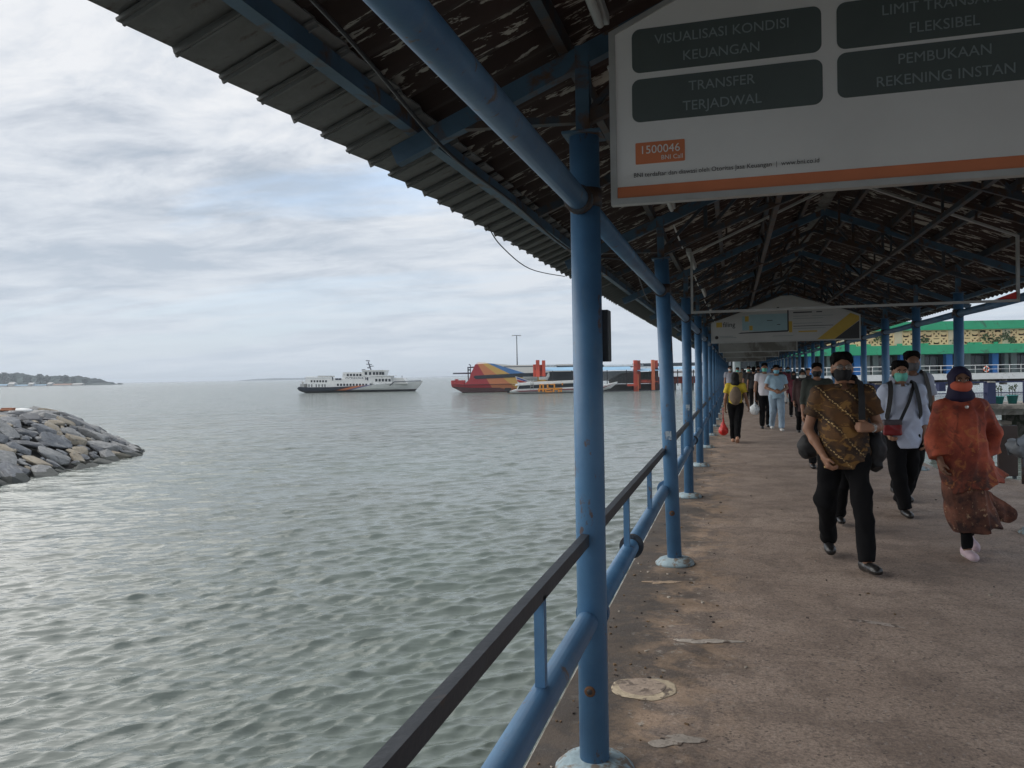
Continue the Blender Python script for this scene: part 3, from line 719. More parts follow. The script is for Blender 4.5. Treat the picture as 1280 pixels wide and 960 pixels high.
p_ = Loc(26, 514, D=41, Z=None)
t = p_.thing('white_sack', 'crumpled white sack lying on top of the rock breakwater', 'sack')
sb = MB().lathe([(.0, -.12), (.45, -.1), (.62, .02), (.5, .16), (.2, .2), (0, .2)], 14).mesh('sack', M_WHITE)
for v in sb.vertices: v.co += Vector((noise.noise(v.co*5), noise.noise(v.co*5+Vector((3, 1, 2))), noise.noise(v.co*5+Vector((7, 4, 1)))*.5))*.12
o = link('bag_body', sb, None, t); o.scale = (1, .5, .7)
t = Loc(5, 512.5, D=40, Z=None).thing('rust_coloured_board', 'rust coloured board lying on the crest of the breakwater', 'board')
MB().box((0, 0, .0), (.9, .4, .08), R(8), bev=.02).box((.1, .2, .07), (.6, .25, .06), R(-4)).build('plank', mat('rusty board', (.30, .13, .07), .8, .3, 3, .3, 15), t)

# ---- far headland with its trees, islets
def land(name, px0, px1, D, prof, m, label=None, seed=1, depth=90, clump=1.0):
    L = Loc(px0, 480, D=D, Z=ZW); n = int((px1-px0)*2.2)+2; mb = MB(); rows = []
    for i in range(n+1):
        px = px0+(px1-px0)*i/n; h = np.interp(px, [p[0] for p in prof], [p[1] for p in prof])*L.s
        h *= 1
        h += (noise.noise(Vector((px*.33, seed, 0)))*2.2+noise.noise(Vector((px*1.1, seed, 4)))*1.6)*L.s*clump*(1 if h > 2 else .2)
        x = L.x(px); rows.append([(x, -5, -1), (x, 0, max(.05, h*.35)), (x+noise.noise(Vector((px*2, 1, seed)))*2, 12, max(.1, h*.75)), (x, depth*.5, max(.12, h)), (x, depth, -1)])
    vs = [v for r_ in rows for v in r_]
    mb.add(vs, [(i*5+j, (i+1)*5+j, (i+1)*5+j+1, i*5+j+1) for i in range(len(rows)-1) for j in range(4)])
    o = mb.build(name, m, None, L.p, (0, 0, YAW)); return tag(o, kind='structure'), L
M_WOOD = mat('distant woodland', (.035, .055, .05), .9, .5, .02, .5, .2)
hl, L = land('headland_hill', -420, 113, 1300, [(-420, 30), (-200, 28), (-20, 16), (5, 17), (20, 13.5), (40, 11.5), (50, 12.5), (68, 10.5), (80, 12.2), (92, 9), (104, 7.5), (109, 7), (113, 1)], M_WOOD)
# trees of the headland one can tell apart as humps
def far_tree(px, py, w_, D, label, seed):
    Lc = Loc(px, py, D=D, Z=None); base = ZW+1; t = thing('headland_tree', label, 'tree', (Lc.p.x, Lc.p.y, base), YAW, 'trees on the far headland')
    H = Lc.p.z-base; r = random.Random(seed); mb = MB()
    MB().tube([(0, 0, 0), (0, 0, H*.6)], [.9, .5], 6).build('trunk', mat('distant bark', (.06, .05, .04), .9, .2, 1, 0, 5), t)
    for k in range(70):
        a = r.uniform(0, 6.28); q = r.random()**.5; c = Vector((q*math.cos(a)*w_*Lc.s/2, q*math.sin(a)*5, H*r.uniform(.45, .95)-q*q*H*.12))
        s_ = r.uniform(.9, 2.0); R3 = Matrix.Rotation(r.uniform(0, 6.28), 3, Vector((r.random(), r.random(), r.random())).normalized())
        mb.box(c, (s_*1.5, s_*1.2, s_), R3)
    mb.build('crown', M_WOOD, t)
for i, (px, py, w_, lab) in enumerate([(5, 464.5, 12, 'tallest tree hump at the left end of the far headland'), (16, 467.3, 7, 'small tree hump beside the tallest one on the far headland'), (50, 467, 8, 'round dark tree in the middle of the far headland ridge'),
        (58, 468.5, 9, 'paler tree beside the round dark one on the far headland'), (80, 469, 12, 'broad tree standing near the tip of the far headland'), (92, 471.5, 3, 'thin lone tree between the broad tree and the tip of the headland'), (106, 473.2, 4, 'last tree at the very tip of the far headland'), (34, 469.5, 9, 'low tree hump between the two groups on the far headland')]):
    far_tree(px, py, w_, 1290, lab, i)
M_BR = mat('blue far roof', (.20, .34, .46), .7, .15, .1, 0, 1); M_FWALL = mat('pale far wall', (.45, .44, .42), .8, .15, .1, 0, 1); M_RRF = mat('rusty far roof', (.28, .15, .10), .8, .2, .1, 0, 1)
for i, (x0, x1, y0, y1, m, lab) in enumerate([(-6, 8, 480.5, 483.5, M_BR, 'long low blue roofed shed at the left end of the far shore'), (10, 17, 478, 482.5, M_FWALL, 'pale steep roofed house below the headland trees'),
        (18, 34, 481, 483.2, M_BR, 'long blue roofed shed in the middle of the far shore'), (35, 41, 478.5, 482, M_FWALL, 'small pale house half hidden by headland trees'), (40, 57, 480.8, 482.8, M_BR, 'blue roofed shed at the foot of the headland, right of the pale house'),
        (59, 64, 478.2, 481.5, M_FWALL, 'white walled house near the rusty shed on the far shore'), (66, 88, 479.8, 482.2, M_RRF, 'long rusty roofed shed near the tip of the far shore'), (90, 102, 479.3, 481.6, M_FWALL, 'pale low house by the tip of the far headland')]):
    Lb = Loc((x0+x1)/2, y1, D=1255, Z=None); t = Lb.thing('shore_house', lab, 'house', 'houses along the far shore')
    wd = (x1-x0)*Lb.s; h = (y1-y0)*Lb.s
    MB().box((0, 5, h*.25), (wd, 10, h*.6)).build('wall', M_FWALL, t)
    MB().prism([(-.6, h*.5), (10.6, h*.5), (5, h*1.05)], 'x', -wd/2-.4, wd/2+.4).build('roof', m, t)
land('low_islet', 108, 139, 1300, [(108, 1), (112, 3.2), (125, 4.2), (137, 3.2), (139, .5)], M_WOOD, seed=5, depth=25, clump=.25)
land('small_rock_islet', 144, 150, 1300, [(144, .5), (146, 2), (148, 2), (150, .4)], M_WOOD, seed=7, depth=10, clump=.1)
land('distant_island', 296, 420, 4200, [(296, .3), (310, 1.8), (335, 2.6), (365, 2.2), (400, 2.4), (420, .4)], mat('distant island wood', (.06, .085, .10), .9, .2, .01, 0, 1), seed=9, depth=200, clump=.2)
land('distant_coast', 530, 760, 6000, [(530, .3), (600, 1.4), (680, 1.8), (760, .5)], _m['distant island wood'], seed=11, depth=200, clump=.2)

# ---- passenger ferry
M_GLASS = mat('dark window glass', (.015, .02, .028), .15, .1, 1, 0, 5)
M_HULLW = mat('ferry hull white', (.66, .67, .65), .5, .05, .3, 0, 5); M_NAVY = mat('ferry navy', (.025, .035, .06), .45, .1, .3, 0, 5)
def m_ferry(L):
    m, t, b, v = newmat('ferry hull paint'); s = sepx(t, v); x, z = s[0], s[2]
    c = mixc(t, ramp(t, noi(t, v, .4, 5), [(.3, 0.), (.7, 1.)]), (.52, .55, .53), (.62, .64, .62))
    def right_of(px_top, px_bot):      # 1 where x lies left of a slanting line
        zt, zb = L.z(482), L.z(490); k = (L.x(px_top)-L.x(px_bot))/(zt-zb)
        ln = mth(t, 'ADD', mth(t, 'MULTIPLY', z, k), L.x(px_bot)-k*zb); return mth(t, 'LESS_THAN', x, ln)
    c = mixc(t, right_of(462, 428), c, (.16, .17, .30)); c = mixc(t, right_of(455, 422), c, (.62, .20, .08))
    c = mixc(t, right_of(446, 410), c, (.10, .03, .03)); c = mixc(t, right_of(440, 407), c, (.02, .028, .045))
    c = mixc(t, mth(t, 'LESS_THAN', z, .55), c, (.02, .02, .022))
    t.links.new(c, b.inputs['Base Color']); b.inputs['Roughness'].default_value = .5; return m
def hull(L, stations, m, parent, name='hull', beam=3.4, deckm=None):
    """stations: (px, top_y, bottom_y, half width factor); the section flares upwards"""
    mb = MB(); n = len(stations); vs = []
    for px, yt, yb, wf in stations:
        x = L.x(px); zt, zb = L.z(yt, px), L.z(yb, px)
        for k, (w_, q) in enumerate(((-1, 1), (-.94, .5), (-.72, 0), (-.0, -.12), (.72, 0), (.94, .5), (1, 1))):
            vs.append((x, beam+w_*beam*wf, zb+(zt-zb)*q))
    fs = [(i*7+k, (i+1)*7+k, (i+1)*7+k+1, i*7+k+1) for i in range(n-1) for k in range(6)]
    fs += [(i*7, i*7+6, (i+1)*7+6, (i+1)*7) for i in range(n-1)]
    fs += [tuple(range(7)), tuple((n-1)*7+k for k in range(6, -1, -1))]
    return mb.add(vs, fs).build(name, m, parent)
def windows(L, xs, y0, y1, d, parent, w_=2.4, m=None, name='window'):
    for px in xs:
        mb = MB(); L.box(mb, px, px+w_, y0, y1, d-.04, d+.02); mb.build(name, m or M_GLASS, parent)
L = Loc(447, 490.3); fe = L.thing('passenger_ferry', 'white passenger ferry with navy stern and orange swoosh crossing the bay', 'ferry')
hull(L, [(370.5, 485.2, 487, .75), (373, 483.6, 489, .85), (381, 484.2, 491.6, .92), (410, 484, 491.2, 1), (440, 482.8, 490.8, 1), (470, 480.5, 490.2, .95), (492, 479, 489.8, .72), (508, 478, 489.4, .42), (516, 477.4, 488.8, .24), (522, 476.8, 483, .12), (526.5, 476.3, 477.2, .03)], m_ferry(L), fe)
B = 6.6
def block(x0, x1, y0, y1, d0=.5, d1=6.2, m=M_WHITE, name='deck_house', slant0=0, slant1=0, Lc=None, par=None):
    Lc = Lc or L; par = par or fe
    poly = [(Lc.x(x0), Lc.z(y1, x0)), (Lc.x(x1), Lc.z(y1, x1)), (Lc.x(x1+slant1), Lc.z(y0, x1)), (Lc.x(x0+slant0), Lc.z(y0, x0))]
    return MB().prism(poly, 'y', d0, d1).build(name, m, par)
ld = block(384, 462, 479, 484.4, .35, 6.3, name='lower_deck_house')
ud = block(380, 413, 473, 479, .6, 6.0, name='stern_deck_house', slant0=2); md = block(413, 465, 473.5, 479, .45, 6.2, name='middle_deck_house')
tp = block(427, 456, 465.4, 473.5, .7, 5.9, name='upper_deck_house', slant0=1.5)
br = block(453, 480, 463.5, 470, .5, 6.1, name='bridge', slant1=2); block(452, 482.5, 462.4, 463.5, .3, 6.3, name='bridge_roof')
fd = block(456, 490, 470, 479.6, .5, 6.1, name='forward_deck_house', slant1=-1.5)
block(489, 509, 472.2, 480, 1.0, 5.6, name='foredeck_cover', slant0=1, slant1=-5.5, m=M_HULLW); block(463, 492, 469.4, 470.1, .3, 6.3, name='visor')
block(379, 412, 471.6, 472.4, .7, 5.9, name='sun_deck_canopy', slant0=3); block(396, 414, 469.6, 471.5, 1.4, 4.6, name='life_raft_rack', m=M_FRAME)
windows(L, [421+3.95*k for k in range(10)], 479.6, 482.4, .35, ld); windows(L, [388+3.6*k for k in range(6)], 475.3, 477.9, .6, ud, 2.2)
windows(L, [385.5, 389, 394.5, 398, 402, 405.5], 480.3, 483.8, .35, ld, 1.1); windows(L, [433.2+3.95*k for k in range(5)], 467.3, 470.1, .7, tp, 2.6)
windows(L, [456, 461.2, 466, 470, 474, 477.4], 465, 468.6, .5, br, 3.0); windows(L, [469+4.1*k for k in range(5)], 473.6, 476.8, .5, fd, 2.7)
windows(L, [419, 423], 472.8, 475, .45, md, 3.6, M_NAVY, 'opening'); windows(L, [415, 458.8], 471.4, 475.5, .45, md, 1.4, M_NAVY, 'door')
for px, tx, sz in ((443, 'OCEANNA', 1.0), (457.3, '6', 1.15)):
    me = text_mesh(tx, sz, M_NAVY, .01); o = link('lettering', me, None, tp, L.P(px, 474.7, .64 if px < 455 else .40), (R(90), 0, 0))
ms = MB(); ms.tube([L.P(462, 463, 3), L.P(458.5, 452, 3)], .16, 6); ms.tube([L.P(457, 455, 2), L.P(462, 455.6, 4)], .10, 6)
ms.tube([L.P(455.5, 450.5, 3), L.P(460.5, 451, 3)], .12, 6); ms.tube([L.P(460, 457.6, 2), L.P(464.5, 457.5, 3.5)], .10, 6)
L.box(ms, 457.5, 460.8, 459, 460.2, 2.5, 3.5); L.box(ms, 451, 454, 461.6, 463.2, 2, 4); ms.build('mast', M_NAVY, fe)
rl = MB()
for a, b in (((487, 482), (492.5, 477.3)), ((492.5, 477.2), (526, 476))): rl.tube([L.P(*a, .35), L.P(*b, .35)], .11, 6)
rl.tube([L.P(501, 472, 3), L.P(501, 469.5, 3)], .08, 5); rl.build('bow_rail', M_NAVY, fe)
rl = MB()
for px in range(383, 413, 3): rl.tube([L.P(px, 472.8, .8), L.P(px, 470.6, .8)], .05, 4)
rl.tube([L.P(382, 470.7, .8), L.P(412, 470.3, .8)], .06, 4); rl.build('sun_deck_rail', M_WHITE, fe)
sf = MB(); L.box(sf, 374, 379, 480, 484, 1, 5); L.box(sf, 375, 376, 477, 480, 2, 3); sf.build('stern_gear', M_FRAME, fe)

# ---- red high speed craft with coloured stripes
def m_cat(L, front=True):
    m, t, b, v = newmat('striped craft paint'); s = sepx(t, v); x, z = s[0], s[2]
    def left_of(p0, p1):
        x0, z0 = L.x(p0[0]), L.z(p0[1]); x1, z1 = L.x(p1[0]), L.z(p1[1]); k = (x1-x0)/(z1-z0)
        return mth(t, 'LESS_THAN', x, mth(t, 'ADD', mth(t, 'MULTIPLY', z, k), x0-k*z0))
    c = mixc(t, left_of((618, 455), (657, 467.5)), (.62, .61, .58), (.07, .19, .42))
    up = mth(t, 'GREATER_THAN', z, L.z(471))
    c = mixc(t, mth(t, 'MAXIMUM', mth(t, 'MULTIPLY', left_of((610, 454), (637, 467.5)), up), mth(t, 'SUBTRACT', 1.0, up)), c, (.58, .36, .10))
    c = mixc(t, mth(t, 'MAXIMUM', mth(t, 'MULTIPLY', left_of((603, 454), (620, 467.5)), up), mth(t, 'MULTIPLY', left_of((628, 472), (650, 490)), mth(t, 'SUBTRACT', 1.0, up))), c, (.55, .20, .085))
    c = mixc(t, left_of((597, 454), (618, 490)), c, (.36, .035, .045))
    t.links.new(c, b.inputs['Base Color']); b.inputs['Roughness'].default_value = .5; return m
L = Loc(605, 490.5); ct = L.thing('striped_fast_craft', 'red fast craft with orange, yellow and blue diagonal stripes moored beyond the speedboat', 'boat')
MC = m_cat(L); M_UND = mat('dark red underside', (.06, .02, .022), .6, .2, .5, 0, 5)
hull(L, [(563.6, 476, 482, .8), (564.5, 475.8, 484, .86), (570, 478.8, 486.5, .95), (577, 480.6, 490.2, 1), (620, 480.6, 490.4, 1), (690, 479.8, 490.4, 1), (720, 479.4, 490, 1)], MC, ct, beam=4)
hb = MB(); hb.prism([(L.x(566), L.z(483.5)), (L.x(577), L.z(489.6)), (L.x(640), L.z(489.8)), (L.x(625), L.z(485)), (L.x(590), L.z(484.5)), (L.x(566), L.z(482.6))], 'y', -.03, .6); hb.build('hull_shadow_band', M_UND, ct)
MB().prism([(L.x(px), L.z(py)) for px, py in ((580, 480.4), (586.5, 474), (589, 466.5), (594.5, 455.3), (612, 454.2), (640, 457), (690, 457.2), (720, 457), (720, 480.4))], 'y', .25, 7.7).build('superstructure', MC, ct)
MB().prism([(L.x(px), L.z(py)) for px, py in ((592, 471), (594, 469.3), (652, 467.3), (720, 466.8), (720, 472), (640, 472.5), (595, 473.6))], 'y', .18, .3).build('window_band', M_GLASS, ct)
mb = MB(); L.box(mb, 564, 580, 475.6, 480.6, 1, 7); L.box(mb, 568, 571.5, 474, 475.6, 2, 5); mb.build('bow_block', mat('craft red', (.33, .04, .045), .55, .1, .5, 0, 5), ct)
MB().prism([(L.x(594), L.z(455.4)), (L.x(598), L.z(452.6)), (L.x(608), L.z(453.2)), (L.x(611), L.z(454.6))], 'y', 1.5, 6.5).build('roof_fairing', M_WHITE, ct)
mb = MB(); mb.tube([L.P(584.5, 475, 4), L.P(584.3, 459, 4)], .14, 6); mb.tube([L.P(583.5, 459.3, 4), L.P(592, 458.8, 4)], .16, 6); mb.tube([L.P(565, 466.8, 4), L.P(589, 466.4, 4)], .17, 6)
mb.tube([L.P(587.5, 470, 4), L.P(587.5, 457, 4)], .10, 6); mb.tube([L.P(585.5, 455.2, 4), L.P(588, 456.4, 4)], .12, 6); L.box(mb, 584, 588, 461.5, 463, 3, 5); mb.build('antenna_rack', M_NAVY, ct)
L.box(MB(), 564, 640, 480.3, 481, -.08, 0).build('rubbing_strake', M_UND, ct)

# ---- white speedboat in front, with orange lettering
L = Loc(705, 491.3); sbt = L.thing('white_speedboat', 'long white speedboat with maroon stripe and orange block shapes, moored before the jetty', 'boat')
M_MAR = mat('maroon paint', (.16, .02, .03), .5, .1, .5, 0, 5); M_ORP = mat('orange boat paint', (.72, .28, .03), .5, .1, .5, 0, 5)
hull(L, [(637, 489.2, 491.4, .8), (645, 486.8, 491.8, .95), (690, 485.8, 491, 1), (730, 484.8, 490, 1), (752, 482, 488.4, .8), (765, 479.4, 485, .45), (773.5, 477, 478.6, .06)], M_WHITE, sbt, beam=1.9)
MB().prism([(L.x(645), L.z(487.6)), (L.x(650), L.z(488.8)), (L.x(752), L.z(485.6, 752)), (L.x(768), L.z(479.8, 768)), (L.x(752), L.z(484.2, 752))], 'y', -.03, .25).build('maroon_stripe', M_MAR, sbt)
MB().prism([(L.x(646), L.z(486.9)), (L.x(740), L.z(484.9, 740)), (L.x(735), L.z(476.2, 735)), (L.x(648), L.z(480))], 'y', .45, 3.3).build('cabin', M_WHITE, sbt)
cbn = MB().prism([(L.x(647.3), L.z(485.3)), (L.x(736), L.z(483, 736)), (L.x(733), L.z(478.6, 733)), (L.x(649.5), L.z(481.2))], 'y', .38, .5).build('cabin_windows', M_GLASS, sbt)
MB().prism([(L.x(644), L.z(481)), (L.x(742), L.z(477, 742)), (L.x(738), L.z(474.6, 738)), (L.x(660), L.z(477)), (L.x(645), L.z(479.3))], 'y', .1, 3.6).build('cabin_roof', M_WHITE, sbt)
ob = MB(); L.box(ob, 631, 639, 485, 488.4, .6, 1.5); L.box(ob, 634, 637.5, 488, 491.5, .8, 1.3); L.box(ob, 631, 639, 485.2, 488.4, 2.2, 3.1); ob.build('outboard_motor', M_BLACK, sbt)
for (x0, x1, y0, y1) in ((674.3, 676, 480.5, 486), (674.3, 679.5, 480.2, 481.4), (678.3, 680, 480.5, 486), (683.8, 685.6, 480, 485.6), (683.8, 688, 484.6, 485.8), (687.5, 693, 480, 481), (692.2, 694, 479.5, 485.4), (672.5, 682, 486, 487.4), (673, 674.8, 487, 490), (678, 680, 487, 490), (681.5, 683, 486, 490.3),
                         (683, 690, 489, 490.4), (683, 689, 486.2, 487.6), (691, 693, 486, 490.2), (693, 699, 486, 487.4), (697.5, 699.3, 486.5, 490.2), (700.5, 702.4, 487, 490), (688, 703, 485, 486.2), (702.5, 703.8, 478.8, 481.4)):
    L.box(MB(), x0, x1, y0, y1, -.08, .36).build('block_letter', M_ORP, sbt)
ld_ = MB()
for px in (663.4, 666.8): ld_.tube([L.P(px, 487, .05), L.P(px, 475, .05)], .05, 5)
for py in (477, 480, 483): ld_.tube([L.P(663.4, py, .05), L.P(666.8, py, .05)], .04, 5)
ld_.build('ladder', M_FRAME, sbt)
# ---- second boat behind with flag coloured bow and clutter on deck
L = Loc(690, 489.0, D=178); fb = L.thing('flag_striped_boat', 'small boat with white, blue and red striped stern behind the speedboat', 'boat')
MB().prism([(L.x(644.5), L.z(469.5)), (L.x(652), L.z(472)), (L.x(668), L.z(477.4)), (L.x(735), L.z(477)), (L.x(735), L.z(486)), (L.x(650), L.z(486)), (L.x(646), L.z(474))], 'y', 0, 3).build('hull', M_WHITE, fb)
MB().prism([(L.x(646), L.z(470.6)), (L.x(655), L.z(473.8)), (L.x(660), L.z(476)), (L.x(655), L.z(475.6)), (L.x(646.5), L.z(472.6))], 'y', -.06, 0).build('blue_stripe', mat('flag blue', (.04, .08, .35), .5, .1, 1, 0, 5), fb)
MB().prism([(L.x(646.5), L.z(473.6)), (L.x(660), L.z(477.4)), (L.x(650), L.z(477.4)), (L.x(646.5), L.z(475.6))], 'y', -.06, 0).build('red_stripe', mat('flag red', (.5, .05, .05), .5, .1, 1, 0, 5), fb)
cl = MB(); L.box(cl, 654, 672, 470.8, 473.4, .3, 2.6); L.box(cl, 656, 672, 473.4, 476.6, .6, 2); cl.build('grey_awning', M_FRAME, fb)
cl = MB(); L.box(cl, 683, 690, 466.6, 476, .5, 1.5); L.box(cl, 690, 708, 469.5, 476, .5, 1.5); cl.build('deck_gear', M_NAVY, fb)
cl = MB(); cl.bar(L.P(683, 475, 0), L.P(687, 466.5, 0), .3, .6); cl.bar(L.P(687, 466.5, 0), L.P(690, 470, 0), .3, .4); L.box(cl, 674, 684, 471, 474.5, -.3, .3); L.box(cl, 707, 730, 470.4, 474, -.1, 1.4); cl.build('white_gear', M_WHITE, fb)

# ---- ferry jetty with blue canopies and red dolphins
L = Loc(760, 488.5, D=165); jt = L.thing('ferry_jetty', 'long jetty with light blue canopy roofs and dark fascia beyond the speedboat', 'jetty')
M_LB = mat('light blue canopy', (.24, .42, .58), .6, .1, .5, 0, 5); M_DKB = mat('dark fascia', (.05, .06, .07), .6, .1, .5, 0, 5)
M_RED = mat('red jetty steel', (.42, .055, .03), .6, .25, .4, .1, 3, dirt=(.22, .05, .03), dirt_amt=.3, dirt_scale=.5); M_ORD = mat('orange red steel', (.50, .13, .06), .6, .25, .4, .1, 3)
for x0, x1, y0, y1 in ((672, 722, 460, 463.8), (744, 790, 459.4, 463), (797, 826, 461.3, 463.8), (828, 842, 459, 461.5), (842, 905, 459, 461.2)):
    MB().prism([(0, L.z(y1, x0)), (6.5, L.z(y1, x0)), (6.0, L.z(y0, x0)+.1), (2.2, L.z(y0, x0)+.1)], 'x', L.x(x0), L.x(x1)).build('canopy_roof_panel', M_LB, jt)
for x0, x1, y0, y1, m in ((700, 760, 456, 459, M_DKB), (741, 812, 455.2, 457.6, M_WHITE), (744, 800, 457.6, 459, M_DKB), (800, 905, 452.8, 457, M_DKB), (630, 700, 457, 458, M_DKB), (683, 698, 455.6, 460, M_WHITE), (700, 722, 459, 461, M_WHITE), (808, 822, 457.5, 460, M_WHITE)):
    L.box(MB(), x0, x1, y0, y1, 7, 10).build('roof_beam' if m is M_DKB else 'white_roof', m, jt)
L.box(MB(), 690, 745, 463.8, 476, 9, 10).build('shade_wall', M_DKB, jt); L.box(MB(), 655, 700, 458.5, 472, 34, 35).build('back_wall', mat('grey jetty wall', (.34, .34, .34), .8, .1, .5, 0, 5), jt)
MB().prism([(L.x(766), L.z(475.5)), (L.x(782), L.z(467.3)), (L.x(794), L.z(465.6)), (L.x(826), L.z(465.3)), (L.x(826), L.z(480)), (L.x(768), L.z(480))], 'y', 4, 8).build('net_screen', mat('grey netting', (.11, .12, .12), .9, .3, 3, .2, 10), jt)
L.box(MB(), 760, 800, 463.5, 476, 8.5, 9).build('pale_screen', mat('pale screen', (.30, .32, .33), .8, .2, 1, 0, 10), jt)
L.box(MB(), 752, 830, 481.5, 488.5, 2, 9).build('pontoon', mat('black pontoon', (.018, .02, .022), .6, .3, .5, .1, 5), jt); L.box(MB(), 772, 828, 480.3, 481.5, 1.5, 9).build('pontoon_edge', M_DARKST, jt)
for px in (692, 716, 748, 760.8, 785.3, 815, 835, 850, 870, 890): L.box(MB(), px-.45, px+.45, 462, 482, 2, 2.3).build('canopy_leg', M_DKB, jt)
L.box(MB(), 828, 905, 470.5, 479.5, 6, 8).build('red_walkway', M_RED, jt); L.box(MB(), 842, 905, 463, 466, 8, 9).build('white_parapet', M_WHITE, jt)
for px in (845, 852, 862, 875, 890): L.box(MB(), px-.9, px+.9, 478, 488.4, 6.2, 7.4).build('jetty_pile', M_DKB, jt)
dolph = [('dolphin_pile_group', 'left hand cluster of red mooring piles behind the speedboat', [(667, 670.6, 455.5, 471, 0, 1.2, M_RED), (670.4, 674.8, 450.2, 471, -1, .2, M_RED), (675, 678.2, 456, 470, 0, 1.2, M_RED), (678, 682, 450.6, 470.4, -1, .2, M_RED)]),
         ('dolphin_pile_group', 'tall red mooring piles with low red fender arm in the middle of the jetty', [(793, 797.2, 450.2, 489.5, 0, 1, M_RED), (797.2, 802, 450.4, 486, 1, 2, M_RED), (797.3, 798.4, 468, 489, -.3, .2, M_ORD), (784.5, 793, 480, 482.6, 0, 1, M_RED), (798, 824, 476.5, 477.8, .5, .9, M_RED), (798, 822, 474.5, 479, 1, 1.6, M_RED)]),
         ('dolphin_pile_group', 'right hand pair of orange red mooring piles beside the second post', [(815.2, 819, 449.8, 487.6, 0, 1, M_ORD), (820.4, 824, 450.2, 460.2, 1, 2, M_RED), (820.8, 824.4, 460, 486, 1, 2, M_UND)])]
for nm, lab, bx in dolph:
    g = thing(nm, lab, 'mooring piles', L.p, YAW, 'red mooring piles at the jetty')
    for x0, x1, y0, y1, d0, d1, m in bx: L.box(MB(), x0, x1, y0, y1, d0, d1).build('pile', m, g)
L2 = Loc(647.5, 480, D=178); lp = L2.thing('tall_light_mast', 'thin light mast with two lamp arms standing on the jetty', 'light mast')
MB().tube([L2.P(647.5, 480, 12), L2.P(647.3, 416.5, 12)], [.16, .10], 8).build('mast_pole', M_DKB, lp)
mb = MB(); mb.tube([L2.P(642, 416, 12), L2.P(652.8, 416, 12)], .07, 6); mb.build('lamp_arm', M_DKB, lp)
for px in (642.5, 652): L2.box(MB(), px-1.2, px+1.2, 415.6, 416.8, 11.7, 12.3).build('lamp_head', M_FRAME, lp)

# ---- ferry terminal on the landward side
LT = Loc(1160, 480, D=103, Z=ZW); tb = LT.thing('ferry_terminal', 'two storey ferry terminal with green bands, tan latticed panels and blue door bays', 'building')
M_GRN = mat('green fascia paint', (.03, .36, .18), .6, .12, .6, .05, 5, dirt=(.05, .16, .10), dirt_amt=.1, dirt_scale=.6)
M_TAN = mat('tan lattice plaster', (.78, .55, .31), .8, .15, .5, .2, 10); M_RECESS_SHADE = mat('painted recess shade', (.05, .035, .025), .9, .3, 2, 0, 5)  # second material paints shade: lattice recess and shadow below the slab
M_GREY = mat('terminal grey wall', (.22, .25, .26), .7, .12, .4, 0, 5); M_BLP = mat('bright blue door', (.05, .26, .78), .5, .1, .5, 0, 5)
def tbox(x0, x1, y0, y1, d0, d1, m, name, par=tb):      # heights given as photo rows at x = 1280, kept level
    zt = (457.5-y0)*.1+1.56-ZW; zb = (457.5-y1)*.1+1.56-ZW; xa, xb = LT.x(x0), LT.x(x1)
    return MB().box(((xa+xb)/2, (d0+d1)/2, (zt+zb)/2), (xb-xa, d1-d0, zt-zb)).build(name, m, par)
tbox(925, 1460, 398, 409, 0, 14, M_GRN, 'upper_green_band'); tbox(925, 1460, 428.6, 440, -1.2, 14, M_GRN, 'lower_green_band')
tbox(926, 1459, 408.8, 428.8, .9, 13, M_RECESS_SHADE, 'balcony_recess_shade'); tbox(926, 1459, 440, 465.8, 4.5, 13, mat('dim glazed front', (.025, .03, .035), .3, .3, .3, 0, 5), 'ground_floor')  # solid dark block behind the lattice, its colour stands for the shaded recess
fas = tbox(925, 1460, 465.6, 473.2, -2.2, 14, M_WHITE, 'quay_slab'); tbox(925, 1460, 473.2, 476.5, .3, 13, M_RECESS_SHADE, 'slab_shadow_strip')  # dark strip below the slab stands in for its shadow line
for px in range(940, 1460, 34): tbox(px, px+4, 473, 480.5, -1.5, -.5, M_CONC, 'slab_pile')
# lattice panels: tan slabs with real openings, bowls and small planters
pr_ = random.Random(4); px = 926
zt = (457.5-409.2)*.1+1.56-ZW; zb = (457.5-428.4)*.1+1.56-ZW
lat = []
for v_ in range(3):
    g = MB(); W = 2.9; H = zt-zb; nx, nz = 3, 2; cw, ch = W/nx, H/nz
    for i in range(nx+1): g.box((i*cw-W/2, 0, 0), (.20, .16, H))
    for j in range(nz+1): g.box((0, 0, j*ch-H/2), (W, .15, .22))
    for i in range(nx):
        for j in range(nz):
            cx_, cz_ = (i+.5)*cw-W/2, (j+.5)*ch-H/2
            if (i+j+v_) % 2 == 0:
                g.bar((cx_-cw/2, 0, cz_-ch/2), (cx_+cw/2, 0, cz_+ch/2), .22, .17, (0, 1, 0)); g.bar((cx_-cw/2, 0, cz_+ch/2), (cx_+cw/2, 0, cz_-ch/2), .21, .165, (0, 1, 0))
            else:
                a = MB(); n = 8
                poly = [(cx_+.5*cw*math.cos(PI+PI*k/n), cz_+ch*.30+.52*ch*math.sin(PI+PI*k/n)) for k in range(n+1)] if v_ != 2 else [(cx_-cw*.5, cz_), (cx_, cz_-ch*.5), (cx_+cw*.5, cz_), (cx_, cz_+ch*.16)]
                g.prism(poly, 'y', -.07, .07)
    lat.append(g.mesh('lattice', M_TAN))
plain = MB().box((0, 0, 0), (1.0, .2, zt-zb)).mesh('pier', mat('tan plaster pier', (.60, .50, .36), .8, .1, .5, 0, 5))
x = LT.x(926)+1.6; xe = LT.x(1458); k = 0
leafm = mat('potted foliage', (.05, .08, .03), .8, .4, 3, .2, 10)
